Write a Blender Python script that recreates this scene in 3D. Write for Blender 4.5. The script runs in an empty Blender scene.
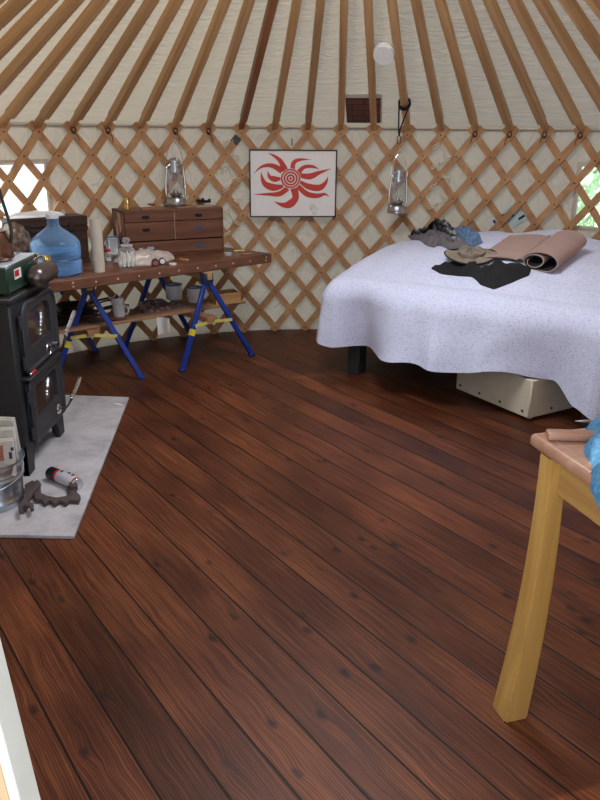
import bpy, bmesh, math, random
from mathutils import Vector, Matrix, noise
random.seed(7)
C = bpy.context.scene.collection
PI = math.pi
# ------------------------------------------------------------------ place constants (metres)
EYE = 1.6                                   # camera height
FOC = 756.0; PITCH = math.radians(19.65); ROLL = 0.0098
CX, CY = 0.1723, 3.6178                     # yurt centre on the floor
RW = 2.645                                  # wall radius
ZT = 1.573                                  # height of the lattice crossing under each rafter
APEX = 3.172
DP = 2 * PI / 64                            # rafter spacing
A0 = PI / 2 - 0.0476

def ray(x, y):
    u = x - 300.; v = 400. - y
    a = math.cos(ROLL) * u - math.sin(ROLL) * v; b = math.sin(ROLL) * u + math.cos(ROLL) * v
    return a, FOC * math.cos(PITCH) + b * math.sin(PITCH), -FOC * math.sin(PITCH) + b * math.cos(PITCH)
def at_z(x, y, z=0.):                       # measured point on a level surface of height z
    X, Y, Z = ray(x, y); s = (z - EYE) / Z
    return Vector((X * s, Y * s, z))
def at_y(x, y, Yw):
    X, Y, Z = ray(x, y); s = Yw / Y
    return Vector((X * s, Yw, EYE + Z * s))
def at_x(x, y, Xw):
    X, Y, Z = ray(x, y); s = Xw / X
    return Vector((Xw, Y * s, EYE + Z * s))
def at_wall(x, y, r=RW):
    X, Y, Z = ray(x, y); A = X * X + Y * Y; B = X * CX + Y * CY; D = CX * CX + CY * CY - r * r
    s = (B + math.sqrt(max(0, B * B - A * D))) / A
    return Vector((X * s, Y * s, EYE + Z * s))
def wpt(k, z, r):                           # k counts rafters from the one above the brick picture
    th = A0 - DP * k
    return Vector((CX + r * math.cos(th), CY + r * math.sin(th), z))

# ------------------------------------------------------------------ materials
MATS = {}
def nodes(name):
    m = bpy.data.materials.new(name); m.use_nodes = True
    nt = m.node_tree; p = nt.nodes['Principled BSDF']
    return m, nt, p
def N(nt, t, **kw):
    n = nt.nodes.new(t)
    for k, v in kw.items():
        if k.startswith('i_'):
            n.inputs[k[2:].replace('_', ' ')].default_value = v
        else:
            setattr(n, k, v)
    return n
def L(nt, a, b): nt.links.new(a, b)
def ramp(nt, fac, stops):
    r = nt.nodes.new('ShaderNodeValToRGB'); e = r.color_ramp.elements
    while len(e) < len(stops): e.new(.5)
    for el, (p, c) in zip(e, stops):
        el.position = p; el.color = (*c, 1) if len(c) == 3 else c
    L(nt, fac, r.inputs['Fac']); return r
def M(name, col, rough=.6, metal=0., spec=.5, var=.12, scale=14., bump=0., bscale=60.):
    """plain surface with a little procedural mottling"""
    if name in MATS: return MATS[name]
    m, nt, p = nodes(name)
    tc = N(nt, 'ShaderNodeTexCoord'); nz = N(nt, 'ShaderNodeTexNoise', i_Scale=scale, i_Detail=4.)
    L(nt, tc.outputs['Object'], nz.inputs['Vector'])
    r = ramp(nt, nz.outputs['Fac'], [(.3, [c * (1 - var) for c in col]), (.7, [min(1, c * (1 + var)) for c in col])])
    L(nt, r.outputs['Color'], p.inputs['Base Color'])
    p.inputs['Roughness'].default_value = rough; p.inputs['Metallic'].default_value = metal
    p.inputs['Specular IOR Level'].default_value = spec
    if bump:
        n2 = N(nt, 'ShaderNodeTexNoise', i_Scale=bscale, i_Detail=3.); L(nt, tc.outputs['Object'], n2.inputs['Vector'])
        b = N(nt, 'ShaderNodeBump', i_Strength=bump, i_Distance=.01); L(nt, n2.outputs['Fac'], b.inputs['Height'])
        L(nt, b.outputs['Normal'], p.inputs['Normal'])
    MATS[name] = m; return m
def wood(name, c1, c2, rough=.5, sc=(1.2, 22, 22), rnd=.0, spec=.4):
    if name in MATS: return MATS[name]
    m, nt, p = nodes(name)
    tc = N(nt, 'ShaderNodeTexCoord'); mp = N(nt, 'ShaderNodeMapping'); mp.inputs['Scale'].default_value = sc
    L(nt, tc.outputs['Object'], mp.inputs['Vector'])
    oi = N(nt, 'ShaderNodeObjectInfo')
    ad = N(nt, 'ShaderNodeVectorMath', operation='ADD'); cb = N(nt, 'ShaderNodeCombineXYZ')
    ml = N(nt, 'ShaderNodeMath', operation='MULTIPLY'); ml.inputs[1].default_value = 40.
    L(nt, oi.outputs['Random'], ml.inputs[0]); L(nt, ml.outputs[0], cb.inputs['X']); L(nt, ml.outputs[0], cb.inputs['Z'])
    L(nt, mp.outputs[0], ad.inputs[0]); L(nt, cb.outputs[0], ad.inputs[1])
    nz = N(nt, 'ShaderNodeTexNoise', i_Scale=1., i_Detail=5., i_Distortion=.6); L(nt, ad.outputs[0], nz.inputs['Vector'])
    r = ramp(nt, nz.outputs['Fac'], [(.3, c1), (.7, c2)])
    col = r.outputs['Color']
    if rnd:
        hs = N(nt, 'ShaderNodeHueSaturation'); mr = N(nt, 'ShaderNodeMapRange')
        mr.inputs['To Min'].default_value = 1 - rnd; mr.inputs['To Max'].default_value = 1 + rnd
        L(nt, oi.outputs['Random'], mr.inputs['Value']); L(nt, mr.outputs[0], hs.inputs['Value']); L(nt, col, hs.inputs['Color'])
        col = hs.outputs['Color']
    L(nt, col, p.inputs['Base Color'])
    b = N(nt, 'ShaderNodeBump', i_Strength=.15, i_Distance=.004); L(nt, nz.outputs['Fac'], b.inputs['Height']); L(nt, b.outputs['Normal'], p.inputs['Normal'])
    p.inputs['Roughness'].default_value = rough; p.inputs['Specular IOR Level'].default_value = spec
    MATS[name] = m; return m
def clear(name, tint=(1, 1, 1), body=.12, bcol=(.8, .85, .9), rough=.05):
    """thin glass or clear plastic: mostly see-through with a glossy skin"""
    if name in MATS: return MATS[name]
    m, nt, p = nodes(name)
    p.inputs['Base Color'].default_value = (*bcol, 1); p.inputs['Roughness'].default_value = rough
    tr = N(nt, 'ShaderNodeBsdfTransparent'); tr.inputs[0].default_value = (*tint, 1)
    fr = N(nt, 'ShaderNodeLayerWeight', i_Blend=.35); ad = N(nt, 'ShaderNodeMath', operation='MULTIPLY_ADD')
    tc = N(nt, 'ShaderNodeTexCoord'); nz = N(nt, 'ShaderNodeTexNoise', i_Scale=9.); L(nt, tc.outputs['Object'], nz.inputs['Vector'])
    bp = N(nt, 'ShaderNodeBump', i_Strength=.05); L(nt, nz.outputs['Fac'], bp.inputs['Height']); L(nt, bp.outputs['Normal'], p.inputs['Normal'])
    ad.inputs[1].default_value = .55; ad.inputs[2].default_value = body
    L(nt, fr.outputs['Facing'], ad.inputs[0])
    mx = N(nt, 'ShaderNodeMixShader'); out = nt.nodes['Material Output']
    L(nt, ad.outputs[0], mx.inputs[0]); L(nt, tr.outputs[0], mx.inputs[1]); L(nt, p.outputs[0], mx.inputs[2]); L(nt, mx.outputs[0], out.inputs['Surface'])
    MATS[name] = m; return m

def canvas(name, col, trans, kind):
    m, nt, p = nodes(name)
    tc = N(nt, 'ShaderNodeTexCoord'); sp = N(nt, 'ShaderNodeSeparateXYZ'); L(nt, tc.outputs['Object'], sp.inputs[0])
    def math2(op, a, b=None):
        n = N(nt, 'ShaderNodeMath', operation=op)
        for i, v in enumerate((a, b)):
            if v is None: continue
            if isinstance(v, (int, float)): n.inputs[i].default_value = v
            else: L(nt, v, n.inputs[i])
        return n.outputs[0]
    ang = math2('ARCTAN2', sp.outputs['Y'], sp.outputs['X'])
    rad = math2('SQRT', math2('ADD', math2('MULTIPLY', sp.outputs['X'], sp.outputs['X']), math2('MULTIPLY', sp.outputs['Y'], sp.outputs['Y'])))
    cb = N(nt, 'ShaderNodeCombineXYZ')
    if kind == 'roof':       # wrinkles run round the roof, between the rafters
        L(nt, math2('MULTIPLY', ang, 9.), cb.inputs['X']); L(nt, math2('MULTIPLY', rad, 26.), cb.inputs['Y'])
    else:                    # slack vertical creases on the wall
        L(nt, math2('MULTIPLY', ang, 20.), cb.inputs['X']); L(nt, math2('MULTIPLY', sp.outputs['Z'], 5.), cb.inputs['Y'])
    nz = N(nt, 'ShaderNodeTexNoise', i_Scale=1., i_Detail=3., i_Distortion=1.2); L(nt, cb.outputs[0], nz.inputs['Vector'])
    n2 = N(nt, 'ShaderNodeTexNoise', i_Scale=1.5, i_Detail=3.); L(nt, tc.outputs['Object'], n2.inputs['Vector'])
    r = ramp(nt, n2.outputs['Fac'], [(.3, [c * .93 for c in col]), (.7, col)])
    L(nt, r.outputs['Color'], p.inputs['Base Color']); p.inputs['Roughness'].default_value = .9
    b = N(nt, 'ShaderNodeBump', i_Strength=.8, i_Distance=.07 if kind == 'roof' else .06); L(nt, nz.outputs['Fac'], b.inputs['Height'])
    L(nt, b.outputs['Normal'], p.inputs['Normal'])
    tl = N(nt, 'ShaderNodeBsdfTranslucent'); tl.inputs[0].default_value = (.85, .74, .55, 1)
    mx = N(nt, 'ShaderNodeMixShader'); mx.inputs[0].default_value = trans
    L(nt, p.outputs[0], mx.inputs[1]); L(nt, tl.outputs[0], mx.inputs[2]); L(nt, mx.outputs[0], nt.nodes['Material Output'].inputs['Surface'])
    return m

def floor_mat():
    m, nt, p = nodes('stained_floor_boards')
    def mt(op, a, b=None, c=None):
        n = N(nt, 'ShaderNodeMath', operation=op)
        for i, v in enumerate((a, b, c)):
            if v is None: continue
            if isinstance(v, (int, float)): n.inputs[i].default_value = v
            else: L(nt, v, n.inputs[i])
        return n.outputs[0]
    tc = N(nt, 'ShaderNodeTexCoord'); sp = N(nt, 'ShaderNodeSeparateXYZ'); L(nt, tc.outputs['Object'], sp.inputs[0])
    a = math.radians(35.2); s, c = math.sin(a), math.cos(a)
    u = mt('ADD', mt('MULTIPLY', sp.outputs['X'], c), mt('MULTIPLY', sp.outputs['Y'], s))
    v = mt('ADD', mt('MULTIPLY', sp.outputs['X'], -s), mt('MULTIPLY', sp.outputs['Y'], c))
    uw = mt('ADD', mt('DIVIDE', u, .146), .15)
    idx = mt('FLOOR', uw); fr = mt('FRACT', uw)
    wn = N(nt, 'ShaderNodeTexWhiteNoise', noise_dimensions='1D'); L(nt, idx, wn.inputs['W']); rnd = wn.outputs['Value']
    off = mt('MULTIPLY', rnd, 37.)
    # knots: cells along each board
    def comb(x, y, z=0.):
        n = N(nt, 'ShaderNodeCombineXYZ')
        for i, q in enumerate((x, y, z)):
            if isinstance(q, (int, float)): n.inputs[i].default_value = q
            else: L(nt, q, n.inputs[i])
        return n.outputs[0]
    kv = N(nt, 'ShaderNodeTexVoronoi', i_Scale=1., i_Randomness=1.)
    L(nt, comb(mt('MULTIPLY', u, 9.5), mt('ADD', mt('MULTIPLY', v, 5.2), off), idx), kv.inputs['Vector'])
    kd = kv.outputs['Distance']
    kn = N(nt, 'ShaderNodeTexNoise', i_Scale=40., i_Detail=2.); L(nt, comb(u, v), kn.inputs['Vector'])
    kd2 = mt('ADD', kd, mt('MULTIPLY', mt('SUBTRACT', kn.outputs['Fac'], .5), .12))
    knot = N(nt, 'ShaderNodeMapRange', interpolation_type='SMOOTHSTEP'); L(nt, kd2, knot.inputs['Value'])
    knot.inputs['From Min'].default_value = .04; knot.inputs['From Max'].default_value = .20; knot.inputs['To Min'].default_value = 1.; knot.inputs['To Max'].default_value = 0.
    # grain, bent around the knots
    bend = mt('MULTIPLY', mt('POWER', mt('MAXIMUM', mt('SUBTRACT', 1., mt('MULTIPLY', kd, 1.6)), 0.), 2.), .020)
    nl = N(nt, 'ShaderNodeTexNoise', i_Scale=1., i_Detail=2.); L(nt, comb(mt('MULTIPLY', u, 6.), mt('ADD', mt('MULTIPLY', v, 1.3), off)), nl.inputs['Vector'])
    gu = mt('ADD', mt('ADD', u, bend), mt('MULTIPLY', nl.outputs['Fac'], .035))
    wv = N(nt, 'ShaderNodeMath', operation='SINE'); L(nt, mt('ADD', mt('MULTIPLY', gu, 760.), off), wv.inputs[0])
    g2 = N(nt, 'ShaderNodeTexNoise', i_Scale=1., i_Detail=5.); L(nt, comb(mt('MULTIPLY', gu, 110.), mt('ADD', mt('MULTIPLY', v, 3.), off)), g2.inputs['Vector'])
    grain = mt('ADD', mt('MULTIPLY', wv.outputs[0], .10), g2.outputs['Fac'])
    blot = N(nt, 'ShaderNodeTexNoise', i_Scale=1., i_Detail=3.); L(nt, comb(mt('MULTIPLY', u, 4.), mt('ADD', mt('MULTIPLY', v, 1.8), off)), blot.inputs['Vector'])
    val = mt('ADD', mt('MULTIPLY', grain, .55), mt('MULTIPLY', blot.outputs['Fac'], .5))
    r = ramp(nt, val, [(.27, (.016, .004, .002)), (.50, (.085, .022, .0085)), (.76, (.225, .072, .026))])
    hs = N(nt, 'ShaderNodeHueSaturation'); L(nt, r.outputs['Color'], hs.inputs['Color'])
    L(nt, mt('ADD', mt('MULTIPLY', rnd, .45), .74), hs.inputs['Value'])
    mk = N(nt, 'ShaderNodeMix', data_type='RGBA'); mk.inputs['B'].default_value = (.012, .006, .005, 1)
    L(nt, mt('MULTIPLY', knot.outputs[0], .85), mk.inputs['Factor']); L(nt, hs.outputs['Color'], mk.inputs['A'])
    edge = mt('MINIMUM', fr, mt('SUBTRACT', 1., fr))
    gap = N(nt, 'ShaderNodeMapRange', interpolation_type='SMOOTHSTEP'); L(nt, edge, gap.inputs['Value'])
    gap.inputs['From Min'].default_value = .012; gap.inputs['From Max'].default_value = .032; gap.inputs['To Min'].default_value = 1.; gap.inputs['To Max'].default_value = 0.
    mg = N(nt, 'ShaderNodeMix', data_type='RGBA'); mg.inputs['B'].default_value = (.006, .003, .002, 1)
    L(nt, gap.outputs[0], mg.inputs['Factor']); L(nt, mk.outputs['Result'], mg.inputs['A'])
    L(nt, mg.outputs['Result'], p.inputs['Base Color'])
    h = mt('SUBTRACT', mt('MULTIPLY', grain, .25), mt('MULTIPLY', gap.outputs[0], 1.4))
    b = N(nt, 'ShaderNodeBump', i_Strength=.35, i_Distance=.004); L(nt, h, b.inputs['Height']); L(nt, b.outputs['Normal'], p.inputs['Normal'])
    rr = mt('ADD', mt('MULTIPLY', blot.outputs['Fac'], .22), .33)
    L(nt, rr, p.inputs['Roughness']); p.inputs['Specular IOR Level'].default_value = .22
    return m

# ------------------------------------------------------------------ mesh builder
class B:
    def __init__(s): s.bm = bmesh.new(); s.mi = 0
    def _tag(s, fs):
        for f in fs: f.material_index = s.mi
    def box(s, c, d, rot=None, bev=0., seg=1):
        t = bmesh.new(); bmesh.ops.create_cube(t, size=1.)
        bmesh.ops.scale(t, vec=d, verts=t.verts)
        if bev: bmesh.ops.bevel(t, geom=t.edges[:], offset=bev, segments=seg, affect='EDGES', profile=.5)
        if rot is not None: bmesh.ops.rotate(t, cent=(0, 0, 0), matrix=rot, verts=t.verts)
        bmesh.ops.translate(t, vec=c, verts=t.verts)
        return s.add(t)
    def add(s, t, mat=None):
        if mat is not None: t.transform(mat)
        mp = {}
        for v in t.verts: mp[v] = s.bm.verts.new(v.co)
        out = []
        for f in t.faces:
            try:
                nf = s.bm.faces.new([mp[v] for v in f.verts]); nf.material_index = s.mi; out.append(nf)
            except ValueError: pass
        t.free(); return out
    def bar(s, a, b, w, h, up=(0, 0, 1), bev=0.):
        a = Vector(a); b = Vector(b); x = (b - a); l = x.length; x.normalize()
        up = Vector(up); y = up.cross(x); y.normalize(); z = x.cross(y)
        R = Matrix((x, y, z)).transposed()
        return s.box((a + b) / 2, (l, w, h), R.to_4x4(), bev)
    def lathe(s, prof, seg=24, c=(0, 0, 0), mat=None, cap=True):
        t = bmesh.new(); rings = []
        for r, z in prof:
            rings.append([t.verts.new((r * math.cos(2 * PI * i / seg), r * math.sin(2 * PI * i / seg), z)) for i in range(seg)])
        for a, b in zip(rings, rings[1:]):
            for i in range(seg):
                t.faces.new((a[i], a[(i + 1) % seg], b[(i + 1) % seg], b[i]))
        if cap:
            if prof[0][0] > 1e-4: t.faces.new(rings[0][::-1])
            if prof[-1][0] > 1e-4: t.faces.new(rings[-1])
        if mat is not None: t.transform(mat)
        bmesh.ops.translate(t, vec=c, verts=t.verts)
        return s.add(t)
    def tube(s, pts, r, seg=8, closed=False):
        pts = [Vector(p) for p in pts]; n = len(pts); rs = r if isinstance(r, (list, tuple)) else [r] * n
        t = bmesh.new(); rings = []; prev = None
        for i, p in enumerate(pts):
            if closed: d = pts[(i + 1) % n] - pts[i - 1]
            else: d = pts[min(i + 1, n - 1)] - pts[max(i - 1, 0)]
            d.normalize()
            if prev is None:
                ref = Vector((0, 0, 1)) if abs(d.z) < .9 else Vector((1, 0, 0)); x = d.cross(ref)
            else: x = prev - d * prev.dot(d)
            x.normalize(); prev = x; y = d.cross(x)
            rings.append([t.verts.new(p + (x * math.cos(2 * PI * j / seg) + y * math.sin(2 * PI * j / seg)) * rs[i]) for j in range(seg)])
        for i in range(n if closed else n - 1):
            a, b = rings[i], rings[(i + 1) % n]
            for j in range(seg): t.faces.new((a[j], a[(j + 1) % seg], b[(j + 1) % seg], b[j]))
        if not closed: t.faces.new(rings[0][::-1]); t.faces.new(rings[-1])
        return s.add(t)
    def prism(s, poly, z0, z1, mat=None, bev=0.):
        t = bmesh.new(); lo = [t.verts.new((x, y, z0)) for x, y in poly]; hi = [t.verts.new((x, y, z1)) for x, y in poly]
        n = len(poly); t.faces.new(lo[::-1]); t.faces.new(hi)
        for i in range(n): t.faces.new((lo[i], lo[(i + 1) % n], hi[(i + 1) % n], hi[i]))
        bmesh.ops.recalc_face_normals(t, faces=t.faces)
        if bev: bmesh.ops.bevel(t, geom=t.edges[:], offset=bev, segments=2, affect='EDGES', profile=.5)
        return s.add(t, mat)
    def grid(s, fn, nu, nv, cu=False):
        vs = [[s.bm.verts.new(fn(i / (nu if cu else nu - 1), j / (nv - 1))) for j in range(nv)] for i in range(nu)]
        for i in range(nu if cu else nu - 1):
            for j in range(nv - 1):
                f = s.bm.faces.new((vs[i][j], vs[(i + 1) % nu][j], vs[(i + 1) % nu][j + 1], vs[i][j + 1])); f.material_index = s.mi
    def obj(s, name, mats, parent=None, smooth=40, loc=None, rotz=0, fix=True):
        if fix: bmesh.ops.recalc_face_normals(s.bm, faces=s.bm.faces)
        me = bpy.data.meshes.new(name); s.bm.to_mesh(me); s.bm.free()
        for m in (mats if isinstance(mats, (list, tuple)) else [mats]): me.materials.append(m)
        o = bpy.data.objects.new(name, me); C.objects.link(o)
        if smooth:
            me.polygons.foreach_set('use_smooth', [True] * len(me.polygons))
            try: me.set_sharp_from_angle(angle=math.radians(smooth))
            except Exception: pass
        if parent is not None: o.parent = parent
        if loc is not None: o.location = loc
        o.rotation_euler.z = rotz
        return o
def thing(name, label, cat, loc=(0, 0, 0), rotz=0, group=None):
    o = bpy.data.objects.new(name, None); C.objects.link(o); o.location = loc; o.rotation_euler.z = rotz
    o.empty_display_size = .05
    return tag(o, label, cat, group)
def tag(o, label, cat, group=None):
    o['label'] = label; o['category'] = cat
    if group: o['group'] = group
    return o
def struct(o): o['kind'] = 'structure'; return o
def rz(a): return Matrix.Rotation(a, 4, 'Z')
def rx(a): return Matrix.Rotation(a, 4, 'X')
def ry(a): return Matrix.Rotation(a, 4, 'Y')
def cat_rom(P, n=8):
    P = [Vector(p) for p in P]; out = []
    for i in range(len(P) - 1):
        p0 = P[max(i - 1, 0)]; p1 = P[i]; p2 = P[i + 1]; p3 = P[min(i + 2, len(P) - 1)]
        for k in range(n):
            t = k / n
            out.append(.5 * ((2 * p1) + (p2 - p0) * t + (2 * p0 - 5 * p1 + 4 * p2 - p3) * t * t + (3 * p1 - p0 - 3 * p2 + p3) * t ** 3))
    out.append(P[-1]); return out

# ------------------------------------------------------------------ palette
W_LAT = wood('lattice_wood', (.40, .195, .085), (.60, .34, .165), .55, (8, 8, 8))
W_RAF = wood('rafter_wood', (.46, .25, .105), (.66, .41, .20), .5, (1.2, 30, 30), rnd=.16)
W_BOLT = M('bolt_dark', (.06, .035, .025), .5)
W_DESK = wood('desk_wood', (.10, .036, .02), (.22, .092, .05), .38)
W_CAB = wood('cabinet_wood', (.11, .042, .025), (.20, .085, .05), .42)
W_DARK = wood('dark_wood', (.022, .011, .008), (.06, .028, .018), .45)
W_PINE = wood('pine', (.40, .20, .075), (.60, .36, .16), .5)
W_SCRAP = wood('scrap_wood', (.28, .13, .07), (.45, .24, .13), .6)
W_TOP = wood('table_top_wood', (.36, .17, .10), (.52, .28, .18), .4)
W_LEG = wood('table_leg_wood', (.36, .17, .035), (.58, .33, .095), .38, (20, 20, 1.0))
BLUE = M('blue_enamel', (.012, .045, .30), .35, var=.08)
YEL = M('yellow_strap', (.72, .62, .16), .45)
IRON = M('black_iron', (.022, .023, .027), .55, bump=.1, bscale=200)
IRON2 = M('cast_iron_bare', (.075, .055, .05), .7, bump=.2, bscale=90)
GALV = M('galvanised', (.55, .6, .66), .28, 1., var=.2, scale=22)
CHROME = M('chrome', (.75, .78, .82), .12, 1., var=.05)
STEEL = M('dull_steel', (.30, .28, .27), .32, 1., var=.15)
BRASS = M('brass', (.75, .52, .16), .25, 1., var=.1)
BLACK = M('black_plastic', (.012, .012, .014), .4)
WHITE = M('white_plastic', (.80, .80, .78), .35, var=.04)
ENAMEL = M('white_enamel', (.86, .88, .92), .22, var=.04)
BLUERIM = M('blue_rim', (.03, .10, .40), .3)
PAPER = M('paper', (.78, .77, .74), .8, var=.05)
CARD = M('cardboard_tube', (.62, .55, .47), .8, var=.05)
RED = M('red_paint', (.55, .02, .02), .35)
GREEN = M('green_enamel', (.02, .055, .035), .3)
GLASS = clear('clear_glass')
PANE = clear('window_vinyl', body=.03, bcol=(.9, .95, 1))
BOTTLE = clear('blue_bottle_plastic', (.80, .93, 1.0), .17, (.34, .62, 1.0), .06)
CORD = M('pale_cord', (.75, .68, .52), .8)

# ------------------------------------------------------------------ the setting
b = B(); b.lathe([(RW + .06, -.06), (RW + .06, 0.)], 128)
o = b.obj('floor', floor_mat(), loc=(CX, CY, 0), smooth=0); struct(o)
# keep the boards' pattern in world metres: move the mesh, not the object
o.data.transform(Matrix.Translation((CX, CY, 0))); o.location = (0, 0, 0)
b = B(); b.lathe([(40, -.5), (RW + .06, -.3), (.0, -.3)], 96, (CX, CY, 0), cap=False)
m, nt, p = nodes('outside_grass')
tc = N(nt, 'ShaderNodeTexCoord'); nz = N(nt, 'ShaderNodeTexNoise', i_Scale=1.6, i_Detail=5.); L(nt, tc.outputs['Object'], nz.inputs['Vector'])
r = ramp(nt, nz.outputs['Fac'], [(.35, (.70, .80, .55)), (.55, (.93, .94, .90))]); L(nt, r.outputs['Color'], p.inputs['Base Color']); p.inputs['Roughness'].default_value = .9  # grass whitened in its colour, so outdoors looks glaring and overexposed
struct(b.obj('ground', m))

WIN = [(-14.6, -8.8, .93, 1.376), (7.04, 10.4, .96, 1.386)]      # k range and z range of the clear windows
DOOR = (29.5, 34.5)                          # door opening, behind the viewer
RC = RW + .022
ks = sorted(set([i * .5 for i in range(-64, 65)] + [w[0] for w in WIN] + [w[1] for w in WIN]))
zs = [0, .3, .6, .93, .96, 1.1, 1.25, 1.376, 1.386, 1.5, 1.625]
b = B()
def hole(k, z):
    for a0, a1, z0, z1 in WIN:
        if a0 < k < a1 and z0 < z < z1: return True
    kk = k % 64
    return DOOR[0] < kk < DOOR[1] and z < 3
V = {}
def wv(k, z):
    key = (round(k, 4) if k < 32 else -32., z)
    if key not in V: V[key] = b.bm.verts.new(wpt(k, z, RC) - Vector((CX, CY, 0)))
    return V[key]
for k0, k1 in zip(ks, ks[1:]):
    for z0, z1 in zip(zs, zs[1:]):
        if hole((k0 + k1) / 2, (z0 + z1) / 2): continue
        b.bm.faces.new((wv(k0, z0), wv(k1, z0), wv(k1, z1), wv(k0, z1)))
WALLM = canvas('wall_canvas', (.57, .50, .43), .12, 'wall')
struct(b.obj('wall_back', WALLM, loc=(CX, CY, 0)))
# roof canvas: a cone up to the open crown ring, slightly slack between rafters
RING = .62
def roofz(r): return ZT + (RW - r) * (APEX - ZT) / RW
b = B()
def rf(i, j):
    k = -32 + 64 * i; r = RC + (RING - RC) * j
    sag = .018 * abs(math.sin(PI * k)) * math.sin(PI * min(1, j * 1.02))
    return wpt(k, roofz(r) + .066 - sag, r) - Vector((CX, CY, 0))
NJ = 25
RG = [[b.bm.verts.new(rf(i / 512, j / (NJ - 1))) for j in range(NJ)] for i in range(512)]
for i in range(512):
    for j in range(NJ - 1):
        km = (-32 + 64 * (i + .5) / 512) % 64; rm_ = RC + (RING - RC) * (j + .5) / (NJ - 1)
        if 28.6 < km < 35.4 and rm_ > 1.62: continue            # raised porch over the entrance, left open
        b.bm.faces.new((RG[i][j], RG[(i + 1) % 512][j], RG[(i + 1) % 512][j + 1], RG[i][j + 1]))
# eave: the wall canvas tucks up behind the roof
b.grid(lambda i, j: wpt(-27.5 + 55 * i, 1.60 + .045 * j, RC + .004) - Vector((CX, CY, 0)), 256, 2)
struct(b.obj('ceiling', canvas('roof_canvas', (.64, .52, .37), .20, 'roof'), loc=(CX, CY, 0)))
b = B(); b.lathe([(RING - .05, 0), (RING + .05, 0), (RING + .05, .1), (RING - .05, .1), (RING - .05, 0)], 64, (CX, CY, roofz(RING) - .03), cap=False)
struct(b.obj('trim_1', W_RAF))
# windows: clear vinyl panes sewn behind the opening
for n, (k0, k1, z0, z1) in enumerate(WIN):
    b = B()
    for (a0, a1, c0, c1) in ((k0 - .1, k1 + .1, z0 - .02, z0 + .012), (k0 - .1, k1 + .1, z1 - .012, z1 + .02), (k0 - .1, k0 + .05, z0, z1), (k1 - .05, k1 + .1, z0, z1)):
        b.grid(lambda i, j: wpt(a0 + (a1 - a0) * i, c0 + (c1 - c0) * j, RC - .004), 12, 2)
    fr = struct(b.obj('window_%d' % (n + 1), WALLM))
    b = B(); b.grid(lambda i, j: wpt(k0 + (k1 - k0) * i, z0 + (z1 - z0) * j, RC + .006), 12, 2)
    b.obj('pane', PANE, fr)
# door post at the left of the entrance the picture was taken from
pa = at_y(0, 679, .98); pb = at_y(31, 800, .98); dv = (pb - pa) / (pb.z - pa.z)
def jx(z): return pa + dv * (z - pa.z)
b = B(); off = Vector((-.07, 0, 0)); b.bar(jx(0) + off, jx(1.62) + off, .105, .06, up=(0, 1, 0), bev=.003)
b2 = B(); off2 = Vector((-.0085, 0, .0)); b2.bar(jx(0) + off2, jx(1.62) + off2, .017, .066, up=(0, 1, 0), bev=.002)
jo = struct(b.obj('door_1', wood('door_post_wood', (.42, .25, .13), (.55, .36, .20), .5, (20, 20, 1.2))))
b2.obj('edge_strip', M('door_sunlit_edge', (.62, .58, .50), .5, var=.04), jo)  # paler cream paints the sun on the post's narrow edge

def bush(c, rad, n, lab, seed):
    rg = random.Random(seed); b = B()
    b.tube([(0, 0, -.3), (.05, 0, rad * .6), (0, .1, rad)], [.08, .06, .03], 7)
    t = thing('leafy_bush', lab, 'bush', c); b.obj('stem', W_DARK, t)
    b = B()
    for _ in range(n):
        v = Vector((rg.gauss(0, 1), rg.gauss(0, 1), rg.gauss(0, 1))).normalized() * rad * (.55 + .45 * rg.random())
        v.z = v.z * .8 + rad * .9
        u = Vector((rg.gauss(0, 1), rg.gauss(0, 1), rg.gauss(0, 1))).normalized(); w = u.orthogonal(); sz = .10
        b.bm.faces.new([b.bm.verts.new(v + p_) for p_ in (u * sz, w * sz * .4, -u * sz, -w * sz * .4)])
    b.obj('foliage', M('leaf_pale', (.60, .80, .52), .6, var=.3, scale=3), t, smooth=0)
bush((5.1, 12.2, -.35), 1.05, 1500, 'pale green leafy bush outdoors, seen through the right window', 3)
bush((-5.6, 12.0, -.35), .95, 1300, 'pale green leafy bush outdoors, seen through the left window', 5)
# ------------------------------------------------------------------ lattice: three sections of crossed slats
ROWS = 10; DZ = (ZT - .03) / ROWS
SW, ST = .050, .013
def slat(b, k0, sgn, r):
    """from k0 at the foot, five spacings round the wall at the top"""
    n = 22; prev = None
    sk = 5 / (ZT - .03)
    ze0, ze1 = .006, ZT + .058
    for i in range(n + 1):
        z = ze0 + (ze1 - ze0) * i / n
        k = k0 + sgn * sk * (z - .03)
        th = A0 - DP * k
        rad = Vector((math.cos(th), math.sin(th), 0)); tan = Vector((math.sin(th), -math.cos(th), 0))   # tan: to the right seen from inside
        d = tan * (sgn * sk * DP * r) + Vector((0, 0, 1)); d.normalize()
        wdir = d.cross(rad); wdir.normalize()
        p = Vector((CX, CY, 0)) + rad * r + Vector((0, 0, z))
        ring = [b.bm.verts.new(p + wdir * (sx * SW / 2) + rad * (sy * ST / 2)) for sx, sy in ((-1, -1), (1, -1), (1, 1), (-1, 1))]
        if prev:
            for j in range(4): b.bm.faces.new((prev[j], prev[(j + 1) % 4], ring[(j + 1) % 4], ring[j]))
        else: b.bm.faces.new(ring)
        prev = ring
    b.bm.faces.new(prev[::-1])
SEC = [(-26.5, -3.2, 'left lattice section of crossed wooden slats behind the workbench'),
       (-3.2, 3.2, 'middle lattice section of crossed wooden slats behind the red sun painting'),
       (3.2, 26.5, 'right lattice section of crossed wooden slats along the far side of bed')]
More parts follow.
